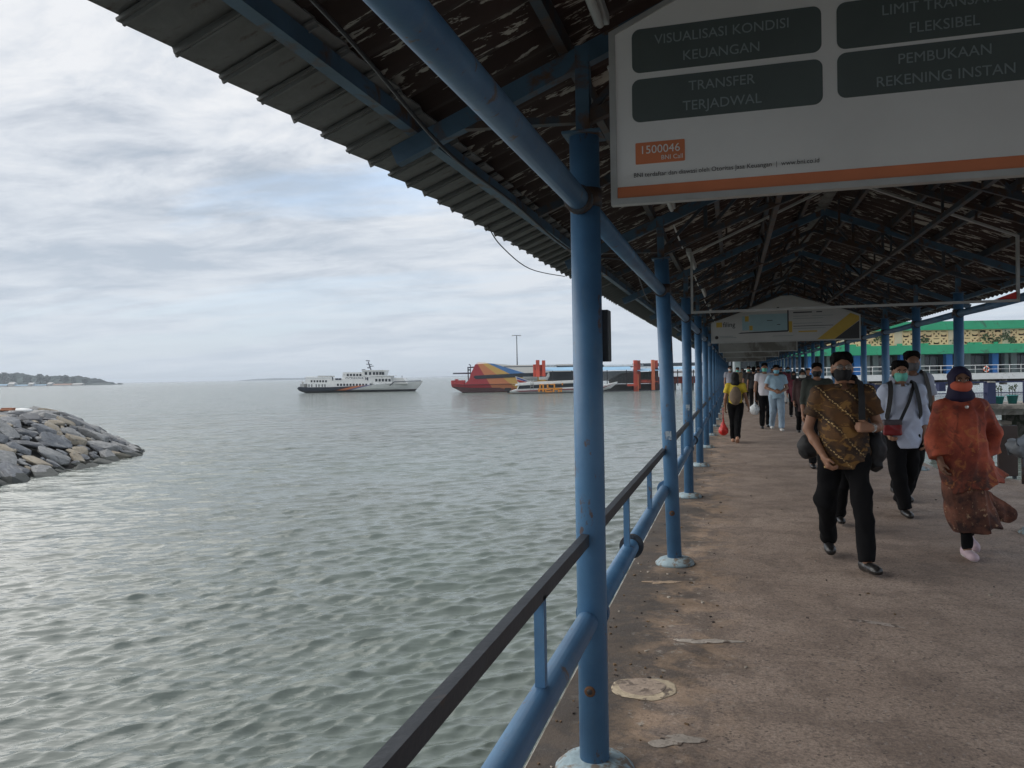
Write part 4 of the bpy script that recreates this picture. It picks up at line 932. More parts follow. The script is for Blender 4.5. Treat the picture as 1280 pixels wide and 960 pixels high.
while x < xe-1:
    link('lattice_panel', lat[pr_.choice([0, 0, 1, 2])], None, tb, (x, .45, (zt+zb)/2)); x += 1.48
    if k % 2 == 1: link('plaster_pier', plain, None, tb, (x+.52, .40, (zt+zb)/2)); x += 1.05
    x += 1.48; k += 1
rb = random.Random(8); sh = MB()
for _ in range(13):
    cx0 = LT.x(rb.uniform(930, 1440)); cz0 = zb+rb.uniform(.4, 1.1)
    for q in range(26):
        c = Vector((cx0+rb.gauss(0, .32), .2+rb.uniform(-.1, .1), cz0+rb.gauss(0, .28)))
        sh.box(c, (.22, .05, .14), Matrix.Rotation(rb.uniform(0, 3), 3, 'Y'))
tag(sh.build('trailing_plants', leafm, tb), kind='stuff')
for _ in range(60):
    cx0 = LT.x(rb.uniform(930, 1450)); tbox_ = MB().box((cx0, -.1, zb+.08), (rb.uniform(.4, 1.2), .3, .34)).build('planter_box', M_GRN, tb) if _ < 24 else None
# ground floor front: columns, blue door leaves, windows
i = 0
for px in range(952, 1460, 59):
    tbox(px+9, px+17, 440, 465.6, 2.6, 3.4, M_BLP, 'blue_door_bay')
    tbox(px-27, px-20, 440, 465.6, 2.4, 3.3, M_GREY, 'grey_column'); tbox(px+24, px+29, 440, 465.6, 2.5, 3.2, M_GREY, 'grey_column')
    wn = tbox(px-16, px+4, 443, 461, 3.9, 4.3, mat('terminal glazing', (.04, .05, .06), .15, .2, .2, 0, 3), 'window')
    for q in (-16, -6, 3.3): tbox(px+q, px+q+.8, 443, 461, 3.8, 3.92, M_GREY, 'mullion', tb)
    tbox(px-16, px+4, 461, 465.6, 3.8, 4.4, M_GREY, 'sill_wall')
rl = MB()
zr = lambda y: (457.5-y)*.1+1.56-ZW
for yy, r_ in ((455.4, .045), (460.5, .03)): rl.tube([(LT.x(925), -2.0, zr(yy)), (LT.x(1460), -2.0, zr(yy))], r_, 5)
for px in range(928, 1460, 14): rl.tube([(LT.x(px), -2.0, zr(465.7)), (LT.x(px), -2.0, zr(455.2))], .04, 5)
rl.build('quay_railing', M_WHITE, tb)
bpy.context.view_layer.update()
for px in (1221,):
    g = MB(); ring = [(math.cos(2*PI*k/20)*.30, 0, math.sin(2*PI*k/20)*.30) for k in range(21)]
    o = thing('life_ring', 'orange and white life ring hanging on the terminal quay railing', 'life ring', tb.matrix_world @ Vector((LT.x(px), -2.12, zr(460.6))), YAW)
    for q in range(4):
        MB().tube([(math.cos(2*PI*(k/24)+q*PI/2)*.30, 0, math.sin(2*PI*(k/24)+q*PI/2)*.30) for k in range(4)], .085, 8).build('orange_segment', mat('life ring orange', (.75, .16, .07), .5, .1, 1, 0, 5), o)
        MB().tube([(math.cos(2*PI*(k/24)+q*PI/2)*.30, 0, math.sin(2*PI*(k/24)+q*PI/2)*.30) for k in range(3, 7)], .082, 8).build('white_segment', M_WHITE, o)
# pale long roof seen behind the terminal through the posts, trees behind it
LB = Loc(980, 470, D=150, Z=ZW); o = LB.thing('far_port_building', 'pale low port building seen through the far landward posts', 'building')
L = LB
L.box(MB(), 921, 1010, 455.5, 476, 0, 8).build('wall', mat('pale port wall', (.62, .64, .66), .7, .08, .3, 0, 3), o)
MB().prism([(-.6, L.z(455.5)), (8.6, L.z(455.5)), (4, L.z(451))], 'x', L.x(919), L.x(1012)).build('roof', mat('grey port roof', (.35, .36, .37), .7, .1, .3, 0, 3), o)
for px in range(926, 1008, 6): L.box(MB(), px, px+3, 459, 464, -.06, .1).build('window', M_GLASS, o)

# ---- nearer quay with navy railing posts and flower pots
LQ = Loc(1260, 506, Z=0.0); q_ = LQ.thing('landward_quay', 'concrete quay across the water with navy railing posts, behind the woman in red', 'quay')
M_NVP = mat('navy concrete post', (.014, .022, .075), .6, .15, 2, .05, 20); M_QC = mat('quay concrete', (.23, .21, .18), .85, .25, .8, .3, 8, dirt=(.09, .08, .07), dirt_amt=.5, dirt_scale=1.2)
s = LQ.s
def qbox(x0, x1, y0, y1, d0, d1, m, name, par=q_, bev=0): 
    xm = (x0+x1)/2; zt = (506-y0)*s; zb = (506-y1)*s
    return MB().box(((LQ.x(x0)+LQ.x(x1))/2, (d0+d1)/2, (zt+zb)/2), ((x1-x0)*s, d1-d0, zt-zb), bev=bev).build(name, m, par)
X0, X1 = 1052, 1500
qbox(X0, X1, 506, 511.5, 0, 3.2, M_QC, 'slab'); qbox(X0, X1, 511.5, 519.5, .5, 2.9, M_CONC, 'cross_beam')
for px in range(1060, 1500, 48): qbox(px-3, px+3, 519.5, 700, .8, 2.4, M_PILE, 'pile'); qbox(px+1, px+26, 528, 532.5, .7, 1.4, M_CONC, 'fender_beam')
for px in (1052, 1098, 1146, 1195, 1240, 1290, 1340, 1400):
    pp = qbox(px, px+10, 478, 504.8, .25, .6, M_NVP, 'railing_post', bev=.02); qbox(px+1, px+9, 476.4, 478, .22, .63, M_CONC, 'post_cap', pp); qbox(px-1, px+11, 504.8, 506, .18, .68, M_CONC, 'post_foot', pp)
for yy, h in ((477.4, 1.8), (491, 1.0)):
    qbox(X0, X1, yy-h/2, yy+h/2, .38, .46, M_NVP, 'railing_bar')
qbox(1217, 1226, 478.5, 490, 2.6, 2.9, M_NVP, 'rear_railing_post')
def pot(px, py1, top, wd, m, lab, plant, seed, cat='planter', d=.95):
    o = thing('flower_pot', lab, cat, Vector((LQ.p.x, LQ.p.y, 0)) + RT*LQ.x(px) + FW*d, YAW, 'flower pots on the landward quay')
    h = (py1-top)*s; r1 = wd*s/2
    MB().lathe([(0, 0), (r1*.72, 0), (r1, h*.9), (r1*1.05, h*.9), (r1*1.05, h), (r1*.9, h), (r1*.88, h*.85), (0, h*.85)], 16).build('pot', m, o)
    rp = random.Random(seed)
    if plant == 'yellow':
        g = MB()
        for _ in range(90):
            a = rp.uniform(0, 6.3); q = rp.random()**.5*r1*1.1; c = Vector((q*math.cos(a), q*math.sin(a), h+rp.uniform(0, .17)))
            g.box(c, (.07, .012, .06), Matrix.Rotation(rp.uniform(0, 3), 3, Vector((rp.random(), rp.random(), 1)).normalized()))
        g.build('flowers', mat('yellow croton leaves', (.42, .38, .06), .7, .35, 6, .1, 20), o)
    else:
        st = MB()
        for k in range(3): st.tube([((k-1)*r1*.5, 0, h*.8), ((k-1)*r1*.62, 0, h+.42)], .012, 5)
        st.build('stems', mat('plant stem', (.09, .10, .07), .8, .2, 5, 0, 10), o)
        lf = MB()
        for _ in range(26):
            c = Vector((rp.uniform(-1, 1)*r1*.8, rp.uniform(-.1, .1), h+rp.uniform(.15, .45))); lf.box(c, (.06, .01, .035), Matrix.Rotation(rp.uniform(0, 3), 3, 'Y'))
        lf.build('leaves', leafm, o)
M_TP = mat('teal pot', (.03, .24, .23), .5, .1, 4, .05, 20); M_GP = mat('dark grey pot', (.045, .05, .055), .6, .15, 4, .05, 20)
pot(1266, 506, 496.2, 13, M_TP, 'teal flower pot right of the tall navy post', 'stems', 1); pot(1284, 506, 495, 13, M_TP, 'teal flower pot cut by the right picture edge', 'stems', 2)
pot(1221, 506, 495.5, 15, M_GP, 'dark pot of yellow leaves beside the head of the woman in red', 'yellow', 3); pot(1094, 506, 497, 13, M_GP, 'dark pot of yellow green leaves seen between the doubled posts and batik man', 'yellow', 4)
pot(1175, 506, 497, 13, M_TP, 'teal pot of yellow leaves behind the rear backpack man', 'yellow', 5)
bst = thing('basket_stack', 'small brown woven stack hanging behind the tall navy post', 'basket', Vector((LQ.p.x, LQ.p.y, 0)) + RT*LQ.x(1253) + FW*.9, YAW)
for k in range(5): MB().lathe([(0, 0), (.085, 0), (.10, .11), (0, .11)], 12, (0, 0, .28+k*.125)).build('basket', mat('woven brown', (.24, .15, .10), .9, .4, 30, .4, 60), bst)
MB().tube([(0, 0, 0), (0, 0, .3)], .02, 6).build('stand', M_NVP, bst)

# ---- things at the right edge of the deck
p = at(1260, 598, Z=0)
bp = thing('brown_barrier_board', 'dark brown barrier board standing at the deck edge right of the woman', 'barrier', (3.635, 12.48, 0), R(12))
MB().box((0, 0, .39), (.26, .035, .70), bev=.006).build('board', mat('dark brown board', (.045, .028, .025), .6, .2, 3, .1, 20), bp)
for x in (-.10, .10): MB().box((x, .02, .372), (.04, .04, .744)).build('leg', M_DARKST, bp)
yb = thing('yellow_post', 'yellow painted post at the right picture edge', 'post', (3.80, 12.15, 0), 0)
MB().tube([(0, 0, 0), (0, 0, .72)], .05, 16).build('post_shaft', mat('yellow paint', (.55, .42, .06), .6, .2, 6, .1, 20, dirt=(.15, .10, .05), dirt_amt=.4, dirt_scale=8), yb)
MB().lathe([(0, .72), (.05, .72), (.04, .745), (0, .75)], 16).build('post_cap', _m['yellow paint'], yb)
tg = thing('grey_tarp_bundle', 'bundled grey tarpaulin tied beside the yellow post at the right edge', 'tarpaulin', (3.62, 12.0, 0), R(5))
g = MB().lathe([(0, -.16), (.14, -.15), (.24, -.05), (.25, .06), (.17, .15), (0, .18)], 22).mesh('tarp', mat('grey tarpaulin', (.16, .18, .20), .55, .25, 4, .3, 20))
for v in g.vertices:
    v.co.x *= .85; v.co.y *= .6; v.co += Vector((0, 0, .35*v.co.x)); v.co += Vector((noise.noise(v.co*7), noise.noise(v.co*7+Vector((5, 0, 0))), noise.noise(v.co*7+Vector((0, 5, 0)))))*.13; v.co *= .75; v.co.z += .50
link('tarp', g, None, tg); MB().tube([(.05, -.02, 0), (.05, 0, .45)], .02, 8).build('stand', M_DARKST, tg)
# navy yellow chocks low at the quay pile

# ================================================================== people
def cap(P, a, b, ra, rb, flat=False, sx=1.0):
    a = np.array(a, float); b = np.array(b, float); ab = b-a; L2 = ab@ab+1e-12
    t_ = ((P-a)@ab)/L2; t = np.clip(t_, 0, 1); d = np.linalg.norm(P-a-t[:, None]*ab, axis=1)-(ra+(rb-ra)*t)
    if flat: d = np.maximum(d, (t_-1)*math.sqrt(L2))
    return d
def ell(P, c, r, ax=0.):
    q = (P-np.array(c, float))
    if ax: ca, sa = math.cos(ax), math.sin(ax); q = np.stack([q[:, 0]*ca+q[:, 1]*sa, -q[:, 0]*sa+q[:, 1]*ca, q[:, 2]], 1)
    r = np.array(r, float); k0 = np.linalg.norm(q/r, axis=1); k1 = np.linalg.norm(q/(r*r), axis=1)+1e-9
    return k0*(k0-1)/k1
def rbox(P, c, h, r, ax=0.):
    q = P-np.array(c, float)
    if ax: ca, sa = math.cos(ax), math.sin(ax); q = np.stack([q[:, 0]*ca+q[:, 1]*sa, -q[:, 0]*sa+q[:, 1]*ca, q[:, 2]], 1)
    q = np.abs(q)-(np.array(h, float)-r); return np.linalg.norm(np.maximum(q, 0), axis=1)+np.minimum(q.max(1), 0)-r
def smin(a, b, k):
    h = np.clip(.5+.5*(b-a)/k, 0, 1); return b+(a-b)*h-k*h*(1-h)
def union(P, prims, k=.03):
    d = None
    for pr in prims:
        kk = k
        if pr[0] == 'k': kk = pr[1]; pr = pr[2]
        e = {'c': cap, 'e': ell, 'b': rbox}[pr[0]](P, *pr[1:])
        d = e if d is None else smin(d, e, kk)
    return d
def half(P, p, n):
    n = np.array(n, float); n = n/np.linalg.norm(n); return (P-np.array(p, float))@n
def surf(f, lo, hi, h, B=6):
    lo = np.array(lo, float); n = (np.ceil((np.array(hi)-lo)/h/B).astype(int)+1)*B
    nb = n//B; bi = np.stack(np.meshgrid(*[np.arange(q) for q in nb], indexing='ij'), -1).reshape(-1, 3)
    cd = f(lo+(bi*B+B/2)*h); D = np.repeat(np.repeat(np.repeat(np.sign(cd).reshape(nb), B, 0), B, 1), B, 2).astype(np.float32)
    keep = np.abs(cd) < B*h*1.25+.02; kb = bi[keep]
    off = np.stack(np.meshgrid(*[np.arange(B)]*3, indexing='ij'), -1).reshape(-1, 3)
    idx = (kb[:, None, :]*B+off[None]).reshape(-1, 3)
    D[idx[:, 0], idx[:, 1], idx[:, 2]] = f(lo+idx*h)
    S = D < 0; S[0] = S[-1] = False; S[:, 0] = S[:, -1] = False; S[:, :, 0] = S[:, :, -1] = False
    D = np.where(S, D, np.abs(D)+1e-6)
    c = [S[i:S.shape[0]-1+i, j:S.shape[1]-1+j, k:S.shape[2]-1+k] for i in (0, 1) for j in (0, 1) for k in (0, 1)]
    sm_ = sum(x.astype(np.int8) for x in c); act = (sm_ > 0) & (sm_ < 8); ai = np.argwhere(act)
    if len(ai) == 0: return None
    vid = -np.ones(act.shape, int); vid[tuple(ai.T)] = np.arange(len(ai))
    acc = np.zeros((len(ai), 3)); cnt = np.zeros(len(ai))
    co = [(i, j, k) for i in (0, 1) for j in (0, 1) for k in (0, 1)]
    for a in co:
        for ax in range(3):
            if a[ax]: continue
            b = list(a); b[ax] = 1
            da = D[ai[:, 0]+a[0], ai[:, 1]+a[1], ai[:, 2]+a[2]]; db = D[ai[:, 0]+b[0], ai[:, 1]+b[1], ai[:, 2]+b[2]]
            m = (da < 0) != (db < 0); t = np.where(m, da/(da-db+1e-20), 0)
            p = np.array(a, float)[None].repeat(len(ai), 0); p[:, ax] += t
            acc[m] += p[m]; cnt[m] += 1
    V = lo+(ai+acc/cnt[:, None])*h; F = []
    for ax in range(3):
        u, w_ = (ax+1) % 3, (ax+2) % 3
        s0 = S; sl = [slice(None)]*3; sl2 = [slice(None)]*3; sl[ax] = slice(0, -1); sl2[ax] = slice(1, None)
        a = s0[tuple(sl)]; b = s0[tuple(sl2)]
        for sign, mm in ((1, a & ~b), (-1, ~a & b)):
            e = np.argwhere(mm); e = e[(e[:, u] > 0) & (e[:, w_] > 0)]
            if len(e) == 0: continue
            def cid(du, dw):
                q = e.copy(); q[:, u] -= du; q[:, w_] -= dw; return vid[q[:, 0], q[:, 1], q[:, 2]]
            q = np.stack([cid(0, 0), cid(1, 0), cid(1, 1), cid(0, 1)], 1); q = q[(q >= 0).all(1)]
            F.append(q if sign == 1 else q[:, ::-1])
    return V, np.concatenate(F)
def npmesh(name, V, F, m):
    me = bpy.data.meshes.new(name); me.vertices.add(len(V)); me.vertices.foreach_set('co', V.astype(np.float32).ravel())
    me.loops.add(F.size); me.loops.foreach_set('vertex_index', F.ravel().astype(np.int32))
    me.polygons.add(len(F)); me.polygons.foreach_set('loop_start', np.arange(0, F.size, 4, dtype=np.int32))
    me.polygons.foreach_set('use_smooth', np.ones(len(F), bool)); me.update(); me.validate(); me.materials.append(m); return me
def wrinkle(V, amp, seed, stretch=(6, 6, 6), relax=None):
    if amp == 0: return V
    o = seed*3.7
    for i in range(len(V)):
        x, y, z = V[i]
        v = Vector((x*stretch[0]+o, y*stretch[1], z*stretch[2])); a = noise.noise(v); b = noise.noise(v*2.3+Vector((9, 2, 5)))
        a = 1-2*abs(a)*1.6; V[i] = V[i] + np.array((a*.6+b*.5, -(a*.7+b*.3), 0))*amp*(1 if i else 1)
    return V
def part(name, parent, f, lo, hi, h, m, amp=0, seed=1, st=(6, 6, 9)):
    r = surf(f, lo, hi, h)
    if r is None: return None
    V, F = r
    if amp: V = wrinkle(V, amp*1.6, seed, st)
    return link(name, npmesh(name, V, F, m), None, parent)
def hand_prims(w, d, n, t, curl=.5, sc_=1.0):
    """w wrist, d direction towards the fingers, n palm normal, t direction of the thumb side"""
    w, d, n, t = [np.array(q, float) for q in (w, d, n, t)]; d /= np.linalg.norm(d)
    n = n-d*(n@d); n /= np.linalg.norm(n); t = t-d*(t@d)-n*(t@n); t /= np.linalg.norm(t)
    pr = []; L = [.068, .076, .072, .056]
    for i, q in enumerate((.030, .010, -.010, -.028)):
        k = w+d*.088*sc_*(1-.06*abs(i-1.3))+t*q*sc_
        pr.append(('c', w+t*q*.6*sc_+d*.01, k, .0155*sc_, .0125*sc_))
        a0 = curl*.9; a1 = curl*2.0; l1 = L[i]*.5*sc_; l2 = L[i]*.32*sc_
        d1 = d*math.cos(a0)+n*math.sin(a0); m1 = k+d1*l1; d2 = d*math.cos(a1)+n*math.sin(a1); m2 = m1+d2*l2; d3 = d*math.cos(a1*1.4)+n*math.sin(a1*1.4)
        pr.append(('k', .006, ('c', k, m1, .0105*sc_, .0095*sc_))); pr.append(('k', .004, ('c', m1, m2, .0095*sc_, .0085*sc_))); pr.append(('k', .004, ('c', m2, m2+d3*l2*.75, .0085*sc_, .0072*sc_)))
    b0 = w+d*.025+t*.022; b1 = b0+(d*.55+t*.65+n*.35)*.045; b2 = b1+(d*.85+t*.1+n*.45)*.038
    pr.append(('k', .012, ('c', b0, b1, .015*sc_, .0115*sc_))); pr.append(('k', .005, ('c', b1, b2, .011*sc_, .0085*sc_)))
    return pr
def skin_mat(name, col): return mat(name, col, .55, .14, 7, .12, 60, spec=.4)
SK_A = skin_mat('brown skin', (.30, .155, .095)); SK_B = skin_mat('light brown skin', (.36, .20, .13)); SK_C = skin_mat('dark brown skin', (.21, .11, .07))
HAIR = mat('black hair', (.008, .007, .007), .9, .3, 30, .5, 80, spec=.1)
def m_cloth(name, col, var=.12, rough=.85, b=.25): return mat(name, col, rough, var, 5, b, 120)
TRO = mat('black trouser cloth', (.008, .008, .009), .95, .12, 5, .25, 120, spec=.15); SOLE = mat('white sole', (.55, .54, .52), .6, .1, 5, .1, 30); BLKSHOE = mat('black leather', (.018, .017, .017), .3, .2, 8, .1, 40)
EYEW = mat('eye white', (.6, .58, .55), .3, .03, 5, 0, 10); EYEB = mat('dark iris', (.02, .012, .01), .2, .1, 5, 0, 10)

BASE = dict(pel=(0, 0, .93), chest=(0, 0, 1.24), neck=(0, .01, 1.42), head=(0, -.015, 1.575),
            shR=(-.175, 0, 1.375), elR=(-.215, .02, 1.09), wrR=(-.225, -.05, .86), shL=(.175, 0, 1.375), elL=(.215, .02, 1.09), wrL=(.225, -.05, .86),
            hiR=(-.088, 0, .90), knR=(-.095, -.01, .49), anR=(-.10, .03, .085), hiL=(.088, 0, .90), knL=(.095, -.01, .49), anL=(.10, .03, .085),
            toR=(0, -1, 0), toL=(0, -1, 0), handR=None, handL=None)
def person(label, loc, rz, H=1.70, pose=None, res=.012, skin=None, top=None, sleeve=.5, hem=.80, bot=None, wide=1.0, legw=1.0, hair='short', mask=None, shoes=None, glasses=False,
           extras=None, seed=1, wr=.006, name='person', collar=True, group=None, face=True, cuff=None, scarf=None, skirt=False, sole=None):
    J = dict(BASE); J.update(pose or {}); skin = skin or SK_A; sc_ = H/1.70
    o = thing(name, label, 'person', loc, rz, group); o.scale = (sc_,)*3
    A = {k: np.array(v, float) for k, v in J.items() if v is not None and not k.startswith('hand')}
    hd = A['head']; W = wide; fine = res < .009
    hz_ = hd
    # ---- body, one continuous skin
    legs = []
    for s in 'RL':
        an = A['an'+s]; to = A['to'+s]/np.linalg.norm(A['to'+s]); 
        legs += [('c', A['hi'+s], A['kn'+s], .080, .052), ('c', A['kn'+s], A['kn'+s]*.62+an*.38+np.array([0, .015, 0]), .05, .052), ('k', .02, ('c', A['kn'+s]*.62+an*.38+np.array([0, .012, 0]), an, .05, .034)),
                 ('k', .015, ('c', an+np.array([0, .015, -.03]), an+to*.13+np.array([0, 0, -.05]), .036, .026))]
    arms = []
    for s in 'RL':
        sg = -1 if s == 'R' else 1
        arms += [('c', A['sh'+s], A['el'+s], .049, .037), ('k', .02, ('c', A['el'+s], A['el'+s]*.6+A['wr'+s]*.4, .037, .037)), ('k', .02, ('c', A['el'+s]*.6+A['wr'+s]*.4, A['wr'+s], .037, .024))]
        hp = J['hand'+s] or dict(d=A['wr'+s]-A['el'+s], n=(-sg, 0, 0), t=(0, -1, .1), curl=.55)
        arms += hand_prims(A['wr'+s], hp['d'], hp['n'], hp['t'], hp['curl'])
    tor = [('e', A['pel']+(0, .0, -.02), (.150*W, .105, .12)), ('e', (A['pel']+A['chest'])/2, (.128*W, .098, .18)), ('e', A['chest']+(0, 0, .02), (.150*W, .105, .18)),
           ('c', A['shR']*.85+A['neck']*.15, A['shL']*.85+A['neck']*.15, .062, .062), ('k', .03, ('c', A['neck']-(0, 0, .04), hd+(0, .02, -.07), .056, .050))]
    hr = [('k', .02, ('e', hd+(0, .012, .025), (.073, .094, .092))), ('k', .03, ('e', hd+(0, -.022, -.035), (.056, .062, .078))), ('k', .02, ('e', hd+(0, -.035, -.088), (.030, .032, .028))),
          ('k', .012, ('c', hd+(0, -.080, .012), hd+(0, -.098, -.028), .010, .015)), ('k', .008, ('e', hd+(-.015, -.086, -.03), (.011, .012, .009))), ('k', .008, ('e', hd+(.015, -.086, -.03), (.011, .012, .009))),
          ('k', .012, ('c', hd+(-.04, -.070, .030), hd+(.04, -.070, .030), .014, .014)), ('k', .008, ('c', hd+(-.020, -.083, -.056), hd+(.020, -.083, -.056), .009, .009)), ('k', .006, ('c', hd+(-.016, -.082, -.066), hd+(.016, -.082, -.066), .008, .008)),
          ('k', .006, ('e', hd+(-.076, .005, -.008), (.010, .019, .032), .3)), ('k', .006, ('e', hd+(.076, .005, -.008), (.010, .019, .032), -.3))]
    def fb(P):
        d = union(P, tor+legs, .035); d = smin(d, union(P, arms, .02), .02); d = smin(d, union(P, hr, .02), .02)
        for sx in (-.029, .029): d = np.maximum(d, -(np.linalg.norm(P-(hd+(sx, -.090, .008)), axis=1)-.015)) if fine else d
        return d
    allp = np.array([A[k] for k in A if not k.startswith('to')]); lo = allp.min(0)-.22; hi = allp.max(0)+.22; lo[2] = -.02
    part('body', o, fb, lo, hi, max(res*.8, .006), skin)
    if face and fine:
        for sx in (-.029, .029):
            e = link('eye', MB().lathe([(0, -.006), (.009, -.0045), (.012, 0), (.009, .0045), (0, .006)], 12).mesh('eye', EYEW), None, o, tuple(hd+(sx, -.083, .008)))
            link('iris', MB().lathe([(0, .0015), (.0055, .001), (.0062, 0)], 10).mesh('iris', EYEB), None, e, (0, -.0105, 0), (R(90), 0, 0))
            MB().tube([hd+(sx-.017, -.088, .024), hd+(sx, -.0935, .031), hd+(sx+.017, -.088, .025)], [.003, .0045, .003], 6).build('eyebrow', HAIR, o)
    # ---- hair
    if hair == 'short':
        def fh(P):
            d = union(P, [('b', hd+(0, .020, .072), (.077, .100, .062), .05), ('e', hd+(0, .040, .0), (.077, .084, .095))], .025)
            d = np.maximum(d, -half(P, hd+(0, -.072, .074), (0, .74, .67)) ) ; d = np.maximum(d, -half(P, hd+(0, 0, -.075), (0, .1, 1)))
            return d + .004*np.sin(P[:, 0]*110+P[:, 2]*60)*np.sin(P[:, 1]*90+P[:, 0]*40)
        part('hair', o, fh, hd-.14, hd+.16, max(res*.6, .005), HAIR)
    # ---- trousers and shoes
    if bot is not None:
        tp = []
        for s in 'RL':
            an = A['an'+s]; mid = A['kn'+s]
            hemz = an+(mid-an)*.05; 
            tp += [('c', A['hi'+s]*1.0, mid, .098*legw, .072*legw), ('k', .03, ('c', mid, hemz, .072*legw, .060*legw))]
        tp = [('e', A['pel']+(0, .005, -.01), (.165*W, .120, .12))]+tp
        def ft(P):
            d = union(P, tp, .025); d = np.maximum(d, half(P, (0, 0, A['pel'][2]+.09), (0, 0, 1)))
            for s in 'RL':
                q = half(P, A['an'+s]+(A['kn'+s]-A['an'+s])*(-.02), A['an'+s]-A['kn'+s]); near = np.linalg.norm(P-A['an'+s], axis=1)
                d = np.where(near < .2, np.maximum(d, q), d)
            return d
        if skirt: ft0 = ft; ft = lambda P: np.maximum(ft0(P), P[:, 2]-.32)
        part('trousers', o, ft, (lo[0], lo[1], 0), (hi[0], hi[1], A['pel'][2]+.15), res, bot, wr, seed, (7, 7, 5))
        if fine: MB().lathe([(0, 0), (1, 0)], 4)
    for s in 'RL':
        an = A['an'+s]; to = A['to'+s]/np.linalg.norm(A['to'+s]); side = np.array([to[1], -to[0], 0]); upv = np.cross(side, to); upv = upv if upv[2] > 0 else -upv
        heel = an-to*.045-upv*.045; toe = an+to*.165-upv*.052
        sm_ = shoes or BLKSHOE
        def fs_(P):
            d = union(P, [('c', heel, toe, .042, .034), ('c', heel+upv*.03, an+upv*.02, .036, .034), ('e', (heel+toe)/2+to*.05, (.044, .09, .03) if abs(to[1]) > .7 else (.06, .06, .03))], .03)
            return np.maximum(d, -half(P, an-upv*.077, upv))
        sh_ = part('shoe', o, fs_, np.minimum(heel, toe)-.1, np.maximum(heel, toe)+.12, max(res*.8, .006), sm_)
        if sole is not None and sh_ is not None:
            def fso(P):
                d = union(P, [('c', heel, toe, .045, .037)], .02); return np.maximum(np.maximum(d, -half(P, an-upv*.084, upv)), half(P, an-upv*.062, upv))
            part('sole', sh_, fso, np.minimum(heel, toe)-.1, np.maximum(heel, toe)+.1, max(res*.7, .006), sole)
    # ---- shirt
    if top is not None:
        sp_ = [('e', A['chest']+(0, 0, .03), (.178*W, .128, .185)), ('e', (A['pel']+A['chest'])/2+(0, -.005, .0), (.168*W, .128, .22)), ('c', A['shR']*.9+A['neck']*.1, A['shL']*.9+A['neck']*.1, .070, .070),
               ('c', (A['pel'][0], A['pel'][1], A['pel'][2]+.1), (A['pel'][0], A['pel'][1], hem-.05), .145*W, .150*W)]
        if hem > A['pel'][2]-.02: sp_ = sp_[:3]+[('e', A['pel']+(0, 0, .02), (.168*W, .128, .16))]
        else: sp_.append(('e', A['pel']+(0, 0, -.03), (.180*W, .135, .2)))
        def fst(P):
            d = union(P, sp_[:3], .04)
            for q in sp_[3:]:
                if q[0] == 'c':
                    Q = P.copy(); Q[:, 1] = (Q[:, 1]-A['pel'][1])*1.12+A['pel'][1]; d = smin(d, union(Q, [q], .03)/1.1, .05)
                else: d = smin(d, union(P, [q], .03), .05)
            for s in 'RL':
                sh_, el, wr_ = A['sh'+s], A['el'+s], A['wr'+s]
                if sleeve <= 1: e = cap(P, sh_, sh_+(el-sh_)*sleeve, .068, .072 if sleeve < .85 else .062, True)
                else:
                    e = smin(cap(P, sh_, el, .066, .055), cap(P, el, el+(wr_-el)*(sleeve-1), .055, .048, True), .02)
                d = smin(d, e, .035)
            d = np.maximum(d, -half(P, (0, 0, hem), (0, 0, 1))) ; 
            d = np.maximum(d, -cap(P, A['neck']+(0, -.02, .015), A['neck']+(0, -.05, .09), .062, .085))
            return d
        so = part('shirt', o, fst, (lo[0]-.02, lo[1]-.02, hem-.02), (hi[0]+.02, hi[1]+.02, A['neck'][2]+.1), res, top, wr*1.2, seed+3, (6, 6, 7))
        if collar and fine:
            n_ = A['neck']; cb = MB(); pts = []
            for k in range(17):
                a = -PI/2+(k-8)*(2*PI-.5)/16+PI; pts.append((n_[0]+.068*math.cos(a), n_[1]-.012+.066*math.sin(a)*1.0, n_[2]+.022-.014*math.sin(a-PI/2+PI/2)))
            vs = []
            for q in pts: vs += [q, (n_[0]+(q[0]-n_[0])*1.30, n_[1]-.012+(q[1]-n_[1]+.012)*1.30, q[2]-.036), (n_[0]+(q[0]-n_[0])*1.02, n_[1]-.012+(q[1]-n_[1]+.012)*1.02, q[2]-.02)]
            cb.add(vs, [(i*3+k, (i+1)*3+k, (i+1)*3+(k+1) % 3, i*3+(k+1) % 3) for i in range(16) for k in range(3)], 0, True); cb.build('collar', top, so)
            ch = A['chest']
    # ---- face mask
    if mask is not None:
        MS = (.068, .084, .080) if scarf is None else (.089, .100, .070)
        def fm(P):
            d = union(P, [('e', hd+(0, -.022, -.038), MS), ('k', .02, ('c', hd+(0, -.098, -.016), hd+(0, -.098, -.05), .022, .024))], .02)
            d = np.maximum(d, half(P, hd+(0, -.07, -.002), (0, -.25, 1))); d = np.maximum(d, -half(P, hd+(0, 0, -.108), (0, .2, 1))); d = np.maximum(d, half(P, hd+(0, -.018, 0), (0, 1, .0)))
            return d
        mo = part('face_mask', o, fm, hd-.16, hd+.12, max(res*.6, .005), mask)
        if fine and scarf is None:
            for sg in (-1, 1):
                for dz in (-.015, -.075): MB().tube([hd+(sg*.063, -.03, dz), hd+(sg*.078, .0, -.02 if dz > -.05 else -.03), hd+(sg*.078, .012, -.01)], .0018, 5).build('ear_loop', mask, mo)
